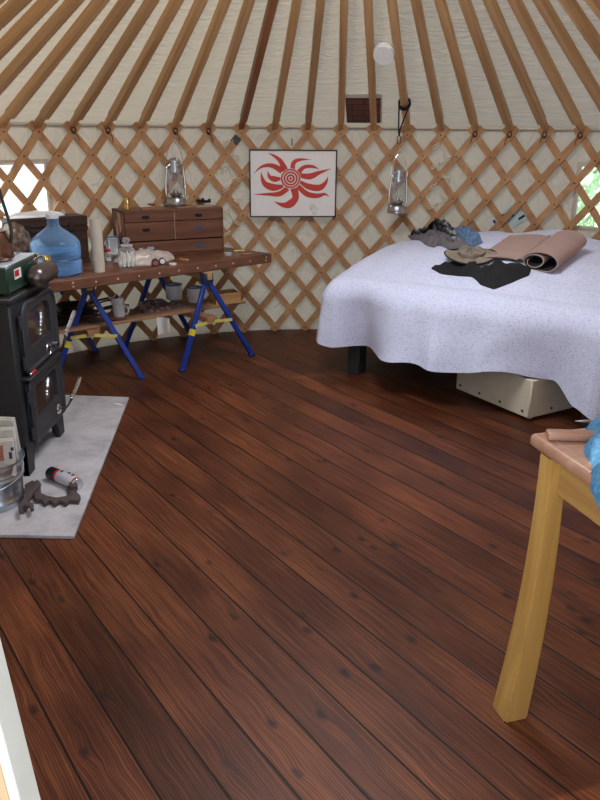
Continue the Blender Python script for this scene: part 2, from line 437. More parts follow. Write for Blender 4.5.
for lo, hi, lab in SEC:
    b = B()
    for k0 in range(-40, 41):
        for sgn, rr in ((1, RW - .023), (-1, RW - .0075)):
            mid = k0 + sgn * 2.5
            if lo <= mid < hi and abs(k0 + sgn * 5) < 28.5 and abs(k0) < 28.5: slat(b, k0, sgn, rr)
    b.mi = 1
    for k2 in range(-60, 61):
        for row in range(ROWS + 1):
            if (k2 + row) % 2: continue
            k = k2 / 2
            if lo - .4 <= k < hi - .4:
                q = wpt(k, .03 + DZ * row, RW - .030); th = A0 - DP * k
                b.lathe([(.0062, 0), (.0062, .004)], 6, q, rz(th) @ ry(-PI / 2))
    tag(b.obj('wall_lattice', [W_LAT, W_BOLT], smooth=0), lab, 'lattice', 'lattice sections')
# ------------------------------------------------------------------ rafters
def ordn(n): return ['', 'first', 'second', 'third', 'fourth', 'fifth', 'sixth', 'seventh', 'eighth', 'ninth', 'tenth', 'eleventh', 'twelfth', 'thirteenth', 'fourteenth', 'fifteenth'][n]
def raf_label(k):
    if k == 0: return 'pale wooden roof rafter along the left side of the brick picture'
    if k == 1: return 'pale wooden roof rafter between the brick picture and the smoke detector'
    if k == 2: return 'pale wooden roof rafter with the black strap looped round its lower end'
    if k == -3: return 'darker reddish roof rafter directly above the small grey tag'
    if k < 0: return 'pale wooden roof rafter, %s to the left of the brick picture' % ordn(-k + 1)
    return 'pale wooden roof rafter, %s to the right of the strap-hung one' % ordn(k - 2)
def rafter_into(b, k, M4=None):
    a = wpt(k, roofz(RW - .012) + .030, RW - .012); c = wpt(k, roofz(RING) + .028, RING)
    return a, c
raft_red = wood('rafter_wood_red', (.24, .085, .03), (.36, .15, .06), .5, (1.2, 30, 30))
rest = B()
for k in range(-31, 33):
    a, c = rafter_into(None, k); ln = (c - a).length
    if -14 <= k <= 14:
        d = (c - a).normalized(); y = Vector((0, 0, 1)).cross(d); y.normalize(); z = d.cross(y)
        b = B()
        b.box((ln / 2 + .06, 0, 0), (ln - .12, .050, .062), bev=.008, seg=2)
        b.box((.075, 0, .006), (.15, .042, .046), bev=.007)      # cut-down foot resting in the crossing
        o = b.obj('roof_rafter', raft_red if k == -3 else W_RAF)
        o.matrix_world = Matrix.Translation(a) @ Matrix((d, y, z)).transposed().to_4x4()
        tag(o, raf_label(k), 'rafter', 'roof rafters')
    elif not 28.6 < k % 64 < 35.4:
        rest.bar(a, c, .050, .062, bev=.006)
struct(rest.obj('trim_2', W_RAF))
# thin steel cable resting where wall meets roof
b = B(); b.tube([wpt(-26 + .5 * i, 1.612, RW + .012) for i in range(105)], .0035, 5)
tag(b.obj('tension_cable', M('cable_grey', (.25, .25, .27), .5)), 'thin grey cable running round the top of the wall under the rafters', 'cable')
# pale cord lashing the lattice seams
for kk, (y0, y1, lab) in {-3.35: (140, 240, 'zigzag pale cord lashing the lattice seam left of the sun painting'), 3.05: (140, 212, 'zigzag pale cord lashing the lattice seam right of the hanging lantern')}.items():
    b = B(); pts = []
    n = 9 if kk < 0 else 7
    for i in range(n):
        z = ZT - .07 - i * (.085 if kk < 0 else .075); k0 = kk + .17 * (1 if i % 2 else -1)
        sl = .10 * (1 if i % 2 else -1)
        for w_ in (0, 1):
            zz = z - .018 * w_
            pts += [wpt(k0 - .11, zz + sl * .12, RW + .004), wpt(k0 - .10, zz + sl * .12, RW - .037), wpt(k0 + .10, zz - sl * .16, RW - .037), wpt(k0 + .11, zz - sl * .16, RW + .004)]
    b.tube(pts, .0042, 6)
    tag(b.obj('lashing_cord', CORD), lab, 'cord', 'lattice lashings')
# dark thong ties round the crossings under the rafters
for kk in (-8, -7, -5, -4, 4, 5, 6, 7):
    b = B(); q = wpt(kk, ZT + .01, RW - .035); th = A0 - DP * kk
    t = Vector((math.sin(th), -math.cos(th), 0)); ri = -Vector((math.cos(th), math.sin(th), 0))
    b.tube([q + t * (.016 * math.cos(a)) + Vector((0, 0, .020 * math.sin(a))) + ri * (.006 * math.sin(2 * a)) for a in [2 * PI * i / 14 for i in range(14)]], .0045, 6, True)
    s = 1 if kk > 0 else -1
    b.tube(cat_rom([q - t * .01, q + ri * .012 - t * .02 * s + Vector((0, 0, -.035)), q + ri * .006 - t * .03 * s + Vector((0, 0, -.05 - .015 * (kk % 3)))], 4), .0028, 5)
    side = 'left of the sun painting' if kk < 0 else 'right of the hanging lantern'
    cnt = {-8: 'fifth', -7: 'fourth', -5: 'third', -4: 'second', 4: 'first', 5: 'second', 6: 'third', 7: 'fourth'}[kk]
    tag(b.obj('leather_tie', M('thong_dark', (.07, .035, .03), .7)), 'dark thong knotted under a rafter, %s knot %s' % (cnt, side), 'tie', 'thongs tied round lattice tips')

# ------------------------------------------------------------------ things on the wall
# sun painting
pc = (at_wall(249.6, 149, RW - .05) + at_wall(335.8, 217, RW - .05)) / 2
tl = at_wall(249.6, 149, RW - .05); tr = at_wall(336.6, 149.5, RW - .05); bl = at_wall(250, 217, RW - .05)
ex = Vector((tr.x - tl.x, tr.y - tl.y, 0)); PW = ex.length + .01; PH = .512; ang = math.atan2(ex.y, ex.x)
pic = thing('sun_painting', 'white framed painting of a red flaming sun hung on the lattice', 'painting', (tl + tr) / 2 * 1.0, ang)
pic.location.z = tl.z - PH / 2 - .002
b = B()
for (c, d) in (((0, 0, PH / 2 - .005), (PW, .028, .010)), ((0, 0, -PH / 2 + .005), (PW, .028, .010)), ((-PW / 2 + .005, 0, 0), (.010, .028, PH)), ((PW / 2 - .005, 0, 0), (.010, .028, PH))):
    b.box(c, d, bev=.002)
b.obj('frame', M('dark_frame', (.03, .02, .025), .4), pic)
b = B(); b.box((0, .002, 0), (PW - .016, .018, PH - .016)); b.obj('canvas_panel', M('picture_white', (.92, .89, .88), .6, var=.02), pic)
def pxy(x, y): return ((x - 287.5) / 515 * PW, -(y - 229) / 402 * PH)
STR = [[(240, 150, 40), (212, 95, 26), (172, 63, 14), (138, 50, 0)], [(285, 150, 26), (288, 108, 26), (320, 87, 18), (395, 84, 0)],
       [(315, 165, 30), (350, 130, 22), (400, 126, 18), (442, 142, 0)], [(325, 178, 24), (385, 184, 36), (440, 162, 22), (512, 137, 0)],
       [(322, 212, 14), (375, 243, 34), (440, 252, 38), (478, 224, 22), (493, 182, 0)], [(315, 242, 28), (368, 288, 32), (430, 300, 28), (475, 290, 15), (507, 307, 0)],
       [(292, 255, 44), (302, 312, 38), (268, 350, 46), (225, 355, 26), (172, 333, 0)], [(255, 255, 30), (205, 289, 30), (130, 291, 15), (48, 293, 0)],
       [(228, 243, 18), (168, 250, 42), (116, 222, 28), (97, 156, 0)], [(218, 196, 10), (180, 201, 34), (147, 186, 20), (138, 150, 0)], [(222, 152, 36), (160, 121, 26), (100, 130, 14), (52, 174, 0)]]
b = B()
for st in STR:
    pts = cat_rom([(x, y, w) for x, y, w in st], 8); Lf, Rt = [], []
    for i, p in enumerate(pts):
        d = pts[min(i + 1, len(pts) - 1)] - pts[max(i - 1, 0)]; nx, ny = -d.y, d.x; l = math.hypot(nx, ny) or 1
        w = max(p.z, .6) / 2
        Lf.append(pxy(p.x + nx / l * w, p.y + ny / l * w)); Rt.append(pxy(p.x - nx / l * w, p.y - ny / l * w))
    for i in range(len(pts) - 1):
        vs = [b.bm.verts.new((q[0], -.0085, q[1])) for q in (Lf[i], Lf[i + 1], Rt[i + 1], Rt[i])]; b.bm.faces.new(vs)
def disc(b, cx, cy, r0, r1, y):
    n = 40
    for i in range(n):
        a, c = 2 * PI * i / n, 2 * PI * (i + 1) / n
        q = [pxy(cx + r * math.cos(t), cy + r * math.sin(t)) for r, t in ((r0, a), (r1, a), (r1, c), (r0, c))]
        if r0 == 0: q = q[1:]; q = [pxy(cx, cy)] + q[:2]
        b.bm.faces.new([b.bm.verts.new((u, y, v)) for u, v in q])
for r0, r1 in ((48, 57), (32, 42), (14, 25), (0, 8)): disc(b, 272, 197, r0, r1, -.0095)
b.obj('red_sun', M('poster_red', (.62, .055, .035), .6, var=.05), pic, smooth=0, fix=False)
b = B(); disc(b, 272, 197, 0, 60, -.0090); b.obj('white_centre', M('sun_white', (.80, .68, .68), .6, var=.02), pic, smooth=0, fix=False)
b = B()
for pl in ([(395, 385), (390, 365), (402, 350), (412, 358), (400, 370), (396, 385), (410, 385), (414, 360), (422, 372), (434, 386)], [(404, 398), (402, 412), (410, 414), (410, 398)], [(418, 396), (424, 402), (417, 408), (424, 414), (416, 416)]):
    b.tube([(pxy(x, y)[0], -.0085, pxy(x, y)[1]) for x, y in pl], .0011, 5)
b.obj('signature', M('ink', (.05, .05, .06), .6), pic)
# nail loop that carries the picture
b = B(); b.box((0, 0, 0), (.008, .012, .05)); q = at_wall(292, 142, RW - .035)
tag(b.obj('picture_hook', BLACK, loc=q, rotz=0), 'small black hook on the lattice above the sun painting', 'hook')
# grey tag
q = at_wall(236, 140, RW - .03)
b = B(); b.box((0, 0, 0), (.062, .006, .062), ry(math.radians(38)), .004); tag(b.obj('fabric_tag', M('tag_grey', (.08, .07, .075), .8), loc=q, rotz=.1), 'small dark grey square tag hanging at a lattice tip', 'tag')
# cards tucked behind the lattice
def wall_card(px, w, h, tilt, name, lab, cols):
    q = at_wall(*px, RW + .006); a = math.atan2(q.y - CY, q.x - CX) - PI / 2
    t = thing(name, lab, 'card', q, a)
    b = B(); b.box((0, 0, 0), (w, .003, h), ry(tilt)); b.obj('sheet', M(name + '_pale', cols, .6, var=.05), t)
    R = ry(tilt)
    for (cx, cz, sx, sz) in ((.25, .30, .35, .16), (.05, -.28, .28, .12), (-.22, .12, .12, .3)):
        b = B(); b.box(R @ Vector((cx * w, -.003, cz * h)), (sx * w, .002, sz * h), R @ rz(0), 0)
        b.obj('dark_print', M('print_dark', (.03, .03, .035), .6), t)
wall_card((518, 213), .19, .15, math.radians(-35), 'picture_card', 'pale card with dark print tucked behind lattice above rolled mat', (.55, .68, .72))
wall_card((499, 221), .15, .09, math.radians(-30), 'booklet', 'black and white booklet wedged behind lattice at the back of bed', (.7, .72, .75))
# brick picture on the roof slope
def roof_frame(x, y, off):
    """point on the roof slope seen at x, y, lifted off by 'off', with axes (right, up-slope, normal inward)"""
    X, Y, Z = ray(x, y); lo, hi = .1, 20.
    dr = Vector((X, Y, Z)).normalized()
    for _ in range(60):
        md = (lo + hi) / 2; p = Vector((0, 0, EYE)) + dr * md
        r = math.hypot(p.x - CX, p.y - CY)
        if p.y > CY - 1 and p.z > roofz(r) + off or r > RW + 1: hi = md
        else: lo = md
    # march from inside: first crossing
    th = math.atan2(p.y - CY, p.x - CX); rad = Vector((math.cos(th), math.sin(th), 0)); tan = Vector((math.sin(th), -math.cos(th), 0))
    sl = (APEX - ZT) / RW; up = (-rad + Vector((0, 0, sl))).normalized(); nin = tan.cross(up); nin.normalize()
    if nin.z > 0: nin = -nin
    return p, Matrix((tan, up, -nin)).transposed().to_4x4()
p, R = roof_frame(364, 110, .033)
bp = thing('brick_picture', 'small picture of red brickwork tucked behind two roof rafters', 'picture')
bp.matrix_world = Matrix.Translation(p) @ R
b = B(); b.box((.0, .01, .004), (.27, .36, .004)); b.obj('sheet', M('picture_edge', (.72, .70, .64), .7, var=.04), bp)
m, nt, pr = nodes('brick_print'); tc = N(nt, 'ShaderNodeTexCoord'); mp = N(nt, 'ShaderNodeMapping'); mp.inputs['Scale'].default_value = (1, 1, 1)
bk = N(nt, 'ShaderNodeTexBrick'); bk.inputs['Color1'].default_value = (.17, .045, .035, 1); bk.inputs['Color2'].default_value = (.09, .03, .028, 1); bk.inputs['Mortar'].default_value = (.025, .012, .012, 1)
bk.inputs['Scale'].default_value = 4.6; bk.inputs['Mortar Size'].default_value = .03; bk.inputs['Brick Width'].default_value = .8; bk.inputs['Row Height'].default_value = .32
L(nt, tc.outputs['Object'], bk.inputs['Vector']); L(nt, bk.outputs['Color'], pr.inputs['Base Color']); pr.inputs['Roughness'].default_value = .4
b = B(); b.box((-.005, -.01, -.0005), (.255, .315, .004)); b.obj('brick_print', m, bp)
# smoke detector
p, R = roof_frame(384, 51, .0)
sd = thing('smoke_detector', 'round white smoke detector fixed under the roof between two rafters', 'smoke detector')
sd.matrix_world = Matrix.Translation(p) @ R @ Matrix.Translation((0, 0, -.015)) @ Matrix.Rotation(math.radians(20), 4, 'X')
b = B(); b.lathe([(.078, .04), (.082, .03), (.082, .018), (.07, .016)], 32); b.obj('base', WHITE, sd)
b = B(); b.lathe([(.072, .018), (.084, .008), (.086, -.012), (.078, -.026), (.05, -.032), (0, -.033)], 32); b.obj('cover', WHITE, sd)
b = B()
for i in range(14):
    a = 2 * PI * i / 14; b.box((.062 * math.cos(a), .062 * math.sin(a), -.0325), (.018, .006, .006), rz(a))
b.obj('vents', M('detector_grey', (.30, .30, .31), .5), sd)
b = B(); b.lathe([(.012, -.0345), (.012, -.031)], 16, (.0, -.01, -.002)); b.obj('test_button', MATS['detector_grey'], sd)
sd.scale = (.82, .82, .82)
# black strap with clip
st = thing('hanging_strap', 'black strap looped over a rafter with a metal clip at its end', 'strap')
def rpt(k, r, dz=0): return wpt(k, roofz(r) + .028 + dz, r)
rr = RW - .30
P0 = at_y(401, 101, 5.72); P1 = at_y(409, 101, 5.72); Pb = at_y(401.5, 139, 5.80)
b = B()
cen = rpt(2, RW - .31); th = A0 - 2 * DP
tg = Vector((math.sin(th), -math.cos(th), 0)); ra = Vector((math.cos(th), math.sin(th), 0)); upn = (Vector((0, 0, 1)) + ra * .6).normalized()
lp = [cen + tg * (.040 * math.cos(a)) + upn * (.045 * math.sin(a)) for a in [2 * PI * i / 16 for i in range(16)]]
for o3 in (-.012, 0, .012): b.tube([q + ra * o3 - Vector((0, 0, .6 * o3)) for q in lp], .0065, 6, True)
e0 = cen - tg * .040; e1 = cen + tg * .040; lowp = Vector((cen.x - .03, cen.y - .02, Pb.z + .02))
b.tube([e0, lowp + Vector((-.006, 0, .05)), lowp], .006, 6); b.tube([e1, lowp + Vector((.006, 0, .05)), lowp], .006, 6)
b.obj('strap', M('webbing_black', (.012, .012, .013), .8), st)
b = B(); b.tube([lowp + Vector((.014 * math.cos(a), 0, -.028 + .03 * math.sin(a))) for a in [2 * PI * i / 14 for i in range(14)]], .004, 6, True); b.obj('clip', M('clip_dark', (.1, .1, .11), .3, .8), st)

# ------------------------------------------------------------------ hurricane lanterns
def lantern(loc, rotz, lab, s=1., bail_up=True):
    t = thing('hurricane_lantern', lab, 'lantern', loc, rotz, 'hurricane lanterns'); t.scale = (s, s, s)
    b = B(); b.lathe([(.0, 0), (.072, 0), (.083, .006), (.083, .016), (.076, .022), (.074, .045), (.066, .056), (.040, .062), (0, .063)], 32); b.obj('fuel_tank', GALV, t)
    b = B(); b.lathe([(.030, .06), (.036, .07), (.046, .078), (.046, .086), (.022, .092), (.014, .112), (0, .114)], 24); b.obj('burner', STEEL, t)
    b = B(); b.lathe([(.040, .088), (.052, .12), (.056, .155), (.050, .195), (.038, .232)], 28, cap=False); b.obj('glass_globe', GLASS, t)
    b = B(); b.lathe([(.040, .230), (.047, .236), (.047, .262), (.036, .266), (.036, .30), (.044, .303), (.044, .318), (.030, .332), (.012, .340), (0, .341)], 28); b.obj('chimney', GALV, t)
    b = B()
    for sx in (-1, 1):
        b.tube(cat_rom([(sx * .060, 0, .05), (sx * .074, 0, .075), (sx * .074, 0, .16), (sx * .066, 0, .235), (sx * .058, 0, .275), (sx * .036, 0, .29)], 6), .0085, 10)
    b.obj('side_tubes', CHROME, t)
    b = B()
    for z, r in ((.13, .060), (.19, .057)):
        b.tube([(r * math.cos(a), r * math.sin(a), z) for a in [2 * PI * i / 24 for i in range(24)]], .0014, 5, True)
    for a in (PI / 2, -PI / 2):
        b.tube([(.05 * math.cos(a), .05 * math.sin(a), .086), (.061 * math.cos(a), .061 * math.sin(a), .15), (.042 * math.cos(a), .042 * math.sin(a), .236)], .0014, 5)
    b.obj('wire_guard', CHROME, t)
    b = B(); hgt = .15 if bail_up else .06
    b.tube(cat_rom([(-.066, 0, .255), (-.07, .0, .30), (-.045, 0, .30 + hgt * .6), (0, 0, .30 + hgt), (.045, 0, .30 + hgt * .6), (.07, 0, .30), (.066, 0, .255)], 6), .002, 6)
    b.obj('bail_handle', CHROME, t)
    b = B(); b.lathe([(.013, .056), (.013, .070), (0, .071)], 14, (.05, -.03, 0)); b.obj('filler_cap', CHROME, t)
    return t

# ------------------------------------------------------------------ workbench
ZD = .73
F0 = Vector((-.236, 5.706)); fd = Vector((-.73, -.682)).normalized(); F1 = F0 + fd * 2.28
bd = Vector((-.682, .73)).normalized()
desk = [tuple(F0), (-.60, 5.985)]
for k in (-4.4, -5.2, -6, -7, -8, -9, -10, -11, -12, -13, -14):
    q = wpt(k, 0, RW - .075); desk.append((q.x, q.y))
desk.append((F1.x - .12, F1.y + .1)); desk.append(tuple(F1))
dk = thing('workbench_top', 'long brown wooden workbench top resting across two blue sawhorses', 'workbench', (0, 0, 0))
b = B(); b.prism(desk, ZD - .03, ZD, bev=.003); b.obj('top_board', wood('desk_board', (.10, .036, .02), (.21, .088, .048), .33, (12, 12, 12)), dk)
b = B(); n2 = Vector((.682, -.73)) * .012
b.bar(Vector((F0.x, F0.y, ZD - .034)) + Vector((n2.x, n2.y, 0)), Vector((F1.x, F1.y, ZD - .034)) + Vector((n2.x, n2.y, 0)), .024, .068, bev=.006)
b.obj('edge_strip', wood('desk_edge', (.13, .05, .028), (.23, .10, .058), .4, (6, 6, 30)), dk)
for i in range(15):
    q = F0 + fd * (.06 + .155 * i) + Vector((.682, -.73)) * .0245
    for dz in ((-.022, -.046) if i in (0, 10) else (-.035,)):
        b = B(); b.lathe([(.0065, 0), (.0065, .003)], 8, (q.x, q.y, ZD + dz), rz(math.atan2(-.73, .682)) @ ry(PI / 2))
        b.obj('brass_screw', M('screw_bright', (.85, .75, .55), .3, .6), dk)

def sawhorse(fa, ra, sd, lab, half=.285, fo=0.):
    """front apex, rear apex (floor plan), direction the legs spread"""
    fa = Vector((*fa, 0)); ra = Vector((*ra, 0)); sd = Vector((*sd, 0)).normalized(); ax = (ra - fa).normalized()
    t = thing('folding_sawhorse', lab, 'sawhorse', (0, 0, 0), 0, 'sawhorses under the workbench')
    ZB = .585
    b = B(); b.bar(fa - ax * .04 + Vector((0, 0, ZB + .052)), ra + ax * .04 + Vector((0, 0, ZB + .052)), .04, .05, bev=.002)
    b.obj('top_rail', W_PINE, t)
    for e, (ap, outw) in enumerate(((fa, -1), (ra, 1))):
        b = B(); b.box(ap + Vector((0, 0, ZB + .035)), (.055, .078, .075), rz(math.atan2(ax.y, ax.x)), .004); b.obj('bracket', M('bracket_blue', (.015, .03, .11), .4), t)
        feet = []
        for s in (-1, 1):
            foot = ap + sd * (s * half + fo) + ax * (outw * .05); foot.z = 0.012
            top = ap + sd * (s * .014) + Vector((0, 0, ZB + .01)); feet.append((top, foot))
            b = B(); b.bar(top, foot, .034, .024, up=ax, bev=.003)
            lg = b.obj('leg', BLUE, t)
            b = B(); b.box(foot + Vector((0, 0, -.001)), (.05, .034, .022), rz(math.atan2(sd.y, sd.x)), .004); b.obj('foot_cap', M('foot_blue', (.01, .03, .18), .5), lg)
            if s == -1:
                q = top.lerp(foot, .54); b = B(); b.bar(q, q + (foot - top).normalized() * .045, .036, .0265, up=ax); b.obj('warning_label', M('label_yellow', (.85, .70, .05), .5), lg)
            b = B(); q = top.lerp(foot, .50) - ax * .014 * -outw; b.lathe([(.008, -.003), (.008, .003)], 8, q, rz(math.atan2(ax.y, ax.x)) @ ry(PI / 2)); b.obj('rivet', CHROME, lg)
        pl = feet[0][0].lerp(feet[0][1], .50); pr_ = feet[1][0].lerp(feet[1][1], .50); mid = (pl + pr_) / 2 + Vector((0, 0, .012))
        b = B(); b.bar(pl + ax * outw * .016, mid + ax * outw * .016, .006, .022, up=(0, 0, 1), bev=.001); b.bar(mid + ax * outw * .022, pr_ + ax * outw * .016, .006, .022, up=(0, 0, 1), bev=.001)
        b.obj('folding_brace', YEL, t)
    zb = ZB * .50 + .040
    b = B(); b.bar(fa - ax * .05 + Vector((0, 0, zb)), ra + ax * .05 + Vector((0, 0, zb)), .085, .038, bev=.002); b.obj('lower_rail', W_SCRAP, t)
    return t
sawhorse((-.660, 5.262), (-1.115, 5.727), (.75, .66), 'blue metal folding sawhorse under the right end of workbench', .305, .040)
sawhorse((-1.385, 4.86), (-1.80, 5.42), (.985, .17), 'blue metal folding sawhorse beside the black stove, under workbench')
ZS = .372
# lower shelf board across the sawhorses' lower rails
sa = at_z(50, 333, ZS); sb = at_z(246, 301, ZS); sdv = (sb - sa); sdv.z = 0; sl = sdv.length; sdv.normalize(); snv = Vector((-sdv.y, sdv.x, 0))
b = B(); mid = (sa + sb) / 2 + snv * .15
b.box((0, 0, -.009), (sl + .12, .30, .018), bev=.002)
tag(b.obj('shelf_board', W_SCRAP, loc=mid - sdv * .06, rotz=math.atan2(sdv.y, sdv.x)), 'thin reddish board laid across lower rails of sawhorses as a shelf', 'shelf')
def sh(x, y): return at_z(x, y, ZS)

# ------------------------------------------------------------------ drawer cabinet
c0 = Vector((-1.257, 5.400, ZD)); c1 = Vector((-.585, 5.755, ZD)); cd = c1 - c0; CWd = cd.length; ca = math.atan2(cd.y, cd.x); CD, CH = .268, .322
cb_ = thing('drawer_cabinet', 'brown wooden chest of small drawers standing on the workbench', 'cabinet', c0, ca)
b = B()
b.box((CWd / 2, CD / 2, CH - .007), (CWd, CD, .014), bev=.002); b.box((CWd / 2, CD / 2, .007), (CWd, CD, .014), bev=.002)
for x in (.007, CWd - .007): b.box((x, CD / 2, CH / 2), (.014, CD, CH), bev=.002)
b.box((CWd / 2, CD - .005, CH / 2), (CWd, .01, CH)); b.box((CWd / 2, .12, .100), (CWd - .03, CD - .04, .008)); b.box((CWd / 2, .13, .21), (.01, CD - .06, .2))
b.obj('carcass', W_CAB, cb_)
b = B(); b.box((CWd / 2, .0, .21), (.006, .016, .196), bev=.001); b.obj('divider_strip', M('divider_pale', (.42, .26, .2), .5), cb_)
DARKH = M('hand_hole_dark', (.008, .006, .006), .9)
hw = CWd / 2
for nm, x0, x1, z0, z1, hx in (('drawer', .016, hw - .004, .246, .308, (.42,)), ('drawer', hw + .004, CWd - .016, .246, .308, (.5,)), ('drawer', .016, hw - .004, .112, .242, (.42,)), ('drawer', hw + .004, CWd - .016, .112, .242, (.5,)), ('drawer', .016, CWd - .016, .016, .104, (.24, .76))):
    d = bpy.data.objects
    b = B(); b.box(((x0 + x1) / 2, .004, (z0 + z1) / 2), (x1 - x0, .018, z1 - z0), bev=.0025)
    dr = b.obj('drawer', W_CAB, cb_)
    for i, f in enumerate(hx):
        zc = (z0 + z1) / 2 + (.012 if z1 - z0 > .1 else 0); xc = x0 + (x1 - x0) * f
        b = B(); pts = []
        for k in range(24):
            a = 2 * PI * k / 24; pts.append((.016 * (1 if math.cos(a) > 0 else -1) + .011 * math.cos(a), .011 * math.sin(a)))
        b.prism(pts, -.004, .0045, Matrix.Translation((xc, -.005, zc)) @ rx(PI / 2))
        mt_ = DARKH
        if x0 > hw and z0 < .2: mt_ = M('hand_hole_blue', (.03, .09, .25), .5)
        if len(hx) == 2: mt_ = M('hand_hole_grey', (.35, .42, .52), .5) if i == 0 else MATS['hand_hole_blue']
        b.obj('finger_hole', mt_, dr)
ZC = ZD + CH
def cab(x, y): return at_z(x, y, ZC)
lantern(cab(176, 205.5) + Vector((0, .02, 0)), .5, 'shiny hurricane lantern standing on top of the drawer cabinet', 1.02)
hl = at_wall(397, 213, RW - .16)
lantern(hl, .35, 'shiny hurricane lantern hanging in front of the lattice above the bed', 1.0)
# string that carries the hanging lantern
b = B(); b.tube([hl + Vector((0, 0, .45)), hl + Vector((.0, .06, .50)), wpt(2, ZT - .05, RW - .03)], .0016, 5)
tag(b.obj('lantern_string', CORD), 'thin pale string from lattice tip to the hanging lantern', 'string')
def cyl(name, mat, loc, prof, lab, cat, group=None, seg=20):
    b = B(); b.lathe(prof, seg); return tag(b.obj(name, mat, loc=loc), lab, cat, group)
cyl('brass_lighter', BRASS, cab(127.5, 210.5), [(0, 0), (.019, 0), (.020, .006), (.020, .062), (.017, .066), (.017, .085), (.012, .088), (0, .088)], 'small brass cylinder standing at left end of the drawer cabinet', 'lighter')
def slab(name, mat, loc, d, rot, lab, cat, group=None, bev=.002):
    b = B(); b.box((0, 0, d[2] / 2), d, bev=bev); return tag(b.obj(name, mat, loc=loc, rotz=rot), lab, cat, group)
slab('wood_slip', W_SCRAP, cab(152, 209.5), (.17, .06, .012), ca, 'flat brown wood slip on cabinet, left of the lantern', 'wood slip', 'offcuts on the cabinet')
slab('wood_slip', W_SCRAP, cab(186, 208), (.15, .05, .010), ca + .05, 'flat brown wood slip on cabinet, directly below the lantern base', 'wood slip', 'offcuts on the cabinet')
slab('wood_slip', wood('pale_offcut', (.45, .3, .2), (.6, .45, .32), .6), cab(204, 207), (.13, .05, .010), ca, 'paler flat wood slip on cabinet under black clutter', 'wood slip', 'offcuts on the cabinet')
t = thing('metal_trinket', 'small silver dish of trinkets on the cabinet beside brass cylinder', 'dish', cab(151, 207) + Vector((0, .02, .012)))
b = B(); b.lathe([(0, 0), (.028, .0), (.036, .012), (.033, .012), (.026, .004), (0, .004)], 20); b.obj('bowl', CHROME, t)
b = B(); b.lathe([(0, .004), (.012, .006), (.01, .018), (0, .02)], 12); b.obj('knob', CHROME, t)
for x, y, lab, sc in ((200, 204, 'small black clip lying at the right end of drawer cabinet', 1.), (206, 204.5, 'black folded penknife at the right edge of drawer cabinet', 1.2)):
    b = B(); b.box((0, 0, .012), (.035 * sc, .022, .022), rz(.4), .004); b.box((.022 * sc, .0, .018), (.02, .012, .03), rz(-.3), .003); b.tube([(-.02, 0, .01), (-.03, .01, .03), (-.015, .015, .035)], .004, 6)
    tag(b.obj('penknife' if sc > 1 else 'bulldog_clip', BLACK, loc=cab(x, y) + Vector((0, .01, .01))), lab, 'penknife' if sc > 1 else 'clip')

# ------------------------------------------------------------------ soft crumpled things
def patch(b, poly, zf, h, amp, freq=9., rings=14, seg=90, seed=0, edge=.004, prof=lambda t: 1 - t ** 3):
    """crumpled cloth lying on a surface zf(x, y), filling the outline poly"""
    P = [Vector((p[0], p[1], 0)) for p in poly]; n = len(P); c = sum(P, Vector()) / n
    out = []
    for i in range(seg):
        f = i / seg * n; k = int(f); out.append(P[k].lerp(P[(k + 1) % n], f - k))
    out = [(out[i - 1] + out[i] * 2 + out[(i + 1) % seg]) / 4 for i in range(seg)]
    rs = []
    for j in range(rings + 1):
        t = j / rings; row = []
        for q in out:
            p = c.lerp(q, t)
            nz = noise.noise(Vector((p.x * freq, p.y * freq, seed))) + .5 * noise.noise(Vector((p.x * freq * 2.3, p.y * freq * 2.3, seed + 3)))
            rg = abs(noise.noise(Vector((p.x * freq * .7 + seed, p.y * freq * 1.4, 9.))))
            z = zf(p.x, p.y) + edge + h * prof(t) + (amp * (nz + .6 - 1.4 * rg)) * (1 - .75 * t ** 4)
            row.append(b.bm.verts.new((p.x, p.y, max(z, zf(p.x, p.y) + .003))))
        rs.append(row)
    for j in range(1, rings + 1):
        for i in range(seg):
            i2 = (i + 1) % seg
            if j == 1:
                try: b.bm.faces.new((rs[0][0], rs[1][i], rs[1][i2]))
                except ValueError: pass
            else: b.bm.faces.new((rs[j - 1][i], rs[j][i], rs[j][i2], rs[j - 1][i2]))
    sk = [b.bm.verts.new((v.co.x, v.co.y, zf(v.co.x, v.co.y) + .001)) for v in rs[-1]]
    for i in range(seg): b.bm.faces.new((rs[-1][i], sk[i], sk[(i + 1) % seg], rs[-1][(i + 1) % seg]))
    for v in rs[0][1:]: b.bm.verts.remove(v)
def dz_(x, y): return at_z(x, y, ZD)
flat = lambda x, y: ZD

# ------------------------------------------------------------------ things on the workbench
# water bottle
wb = thing('water_bottle', 'large clear blue water bottle with white cap at left of workbench', 'water bottle', dz_(57, 277.5) + Vector((-.03, .12, 0)))
k_ = 1.0
b = B(); pr = [(0, 0), (.135, .0), (.150, .012), (.152, .03), (.152, .085), (.146, .095), (.146, .105), (.152, .115), (.152, .19), (.147, .205), (.125, .232), (.085, .262), (.052, .285), (.038, .300), (.035, .315), (.035, .355)]
b.lathe(pr, 40); b.obj('bottle_body', BOTTLE, wb)
b = B(); b.lathe([(.0, .002), (.132, .004), (.147, .016), (.148, .085), (.142, .10), (.148, .116), (.148, .150), (0, .150)], 40)
b.obj('water', clear('bottle_water', (.86, .94, 1.0), .06, (.2, .45, .9), .03), wb)
b = B(); b.lathe([(0, .375), (.034, .374), (.039, .369), (.039, .345), (.036, .343)], 28); b.obj('cap', M('cap_white', (.75, .8, .88), .4, var=.03), wb)
b = B(); b.tube([(.142 * math.cos(a), .142 * math.sin(a), .10) for a in [2 * PI * i / 40 for i in range(40)]], .006, 6, True); b.obj('dark_band', M('band_navy', (.03, .08, .24), .3), wb)
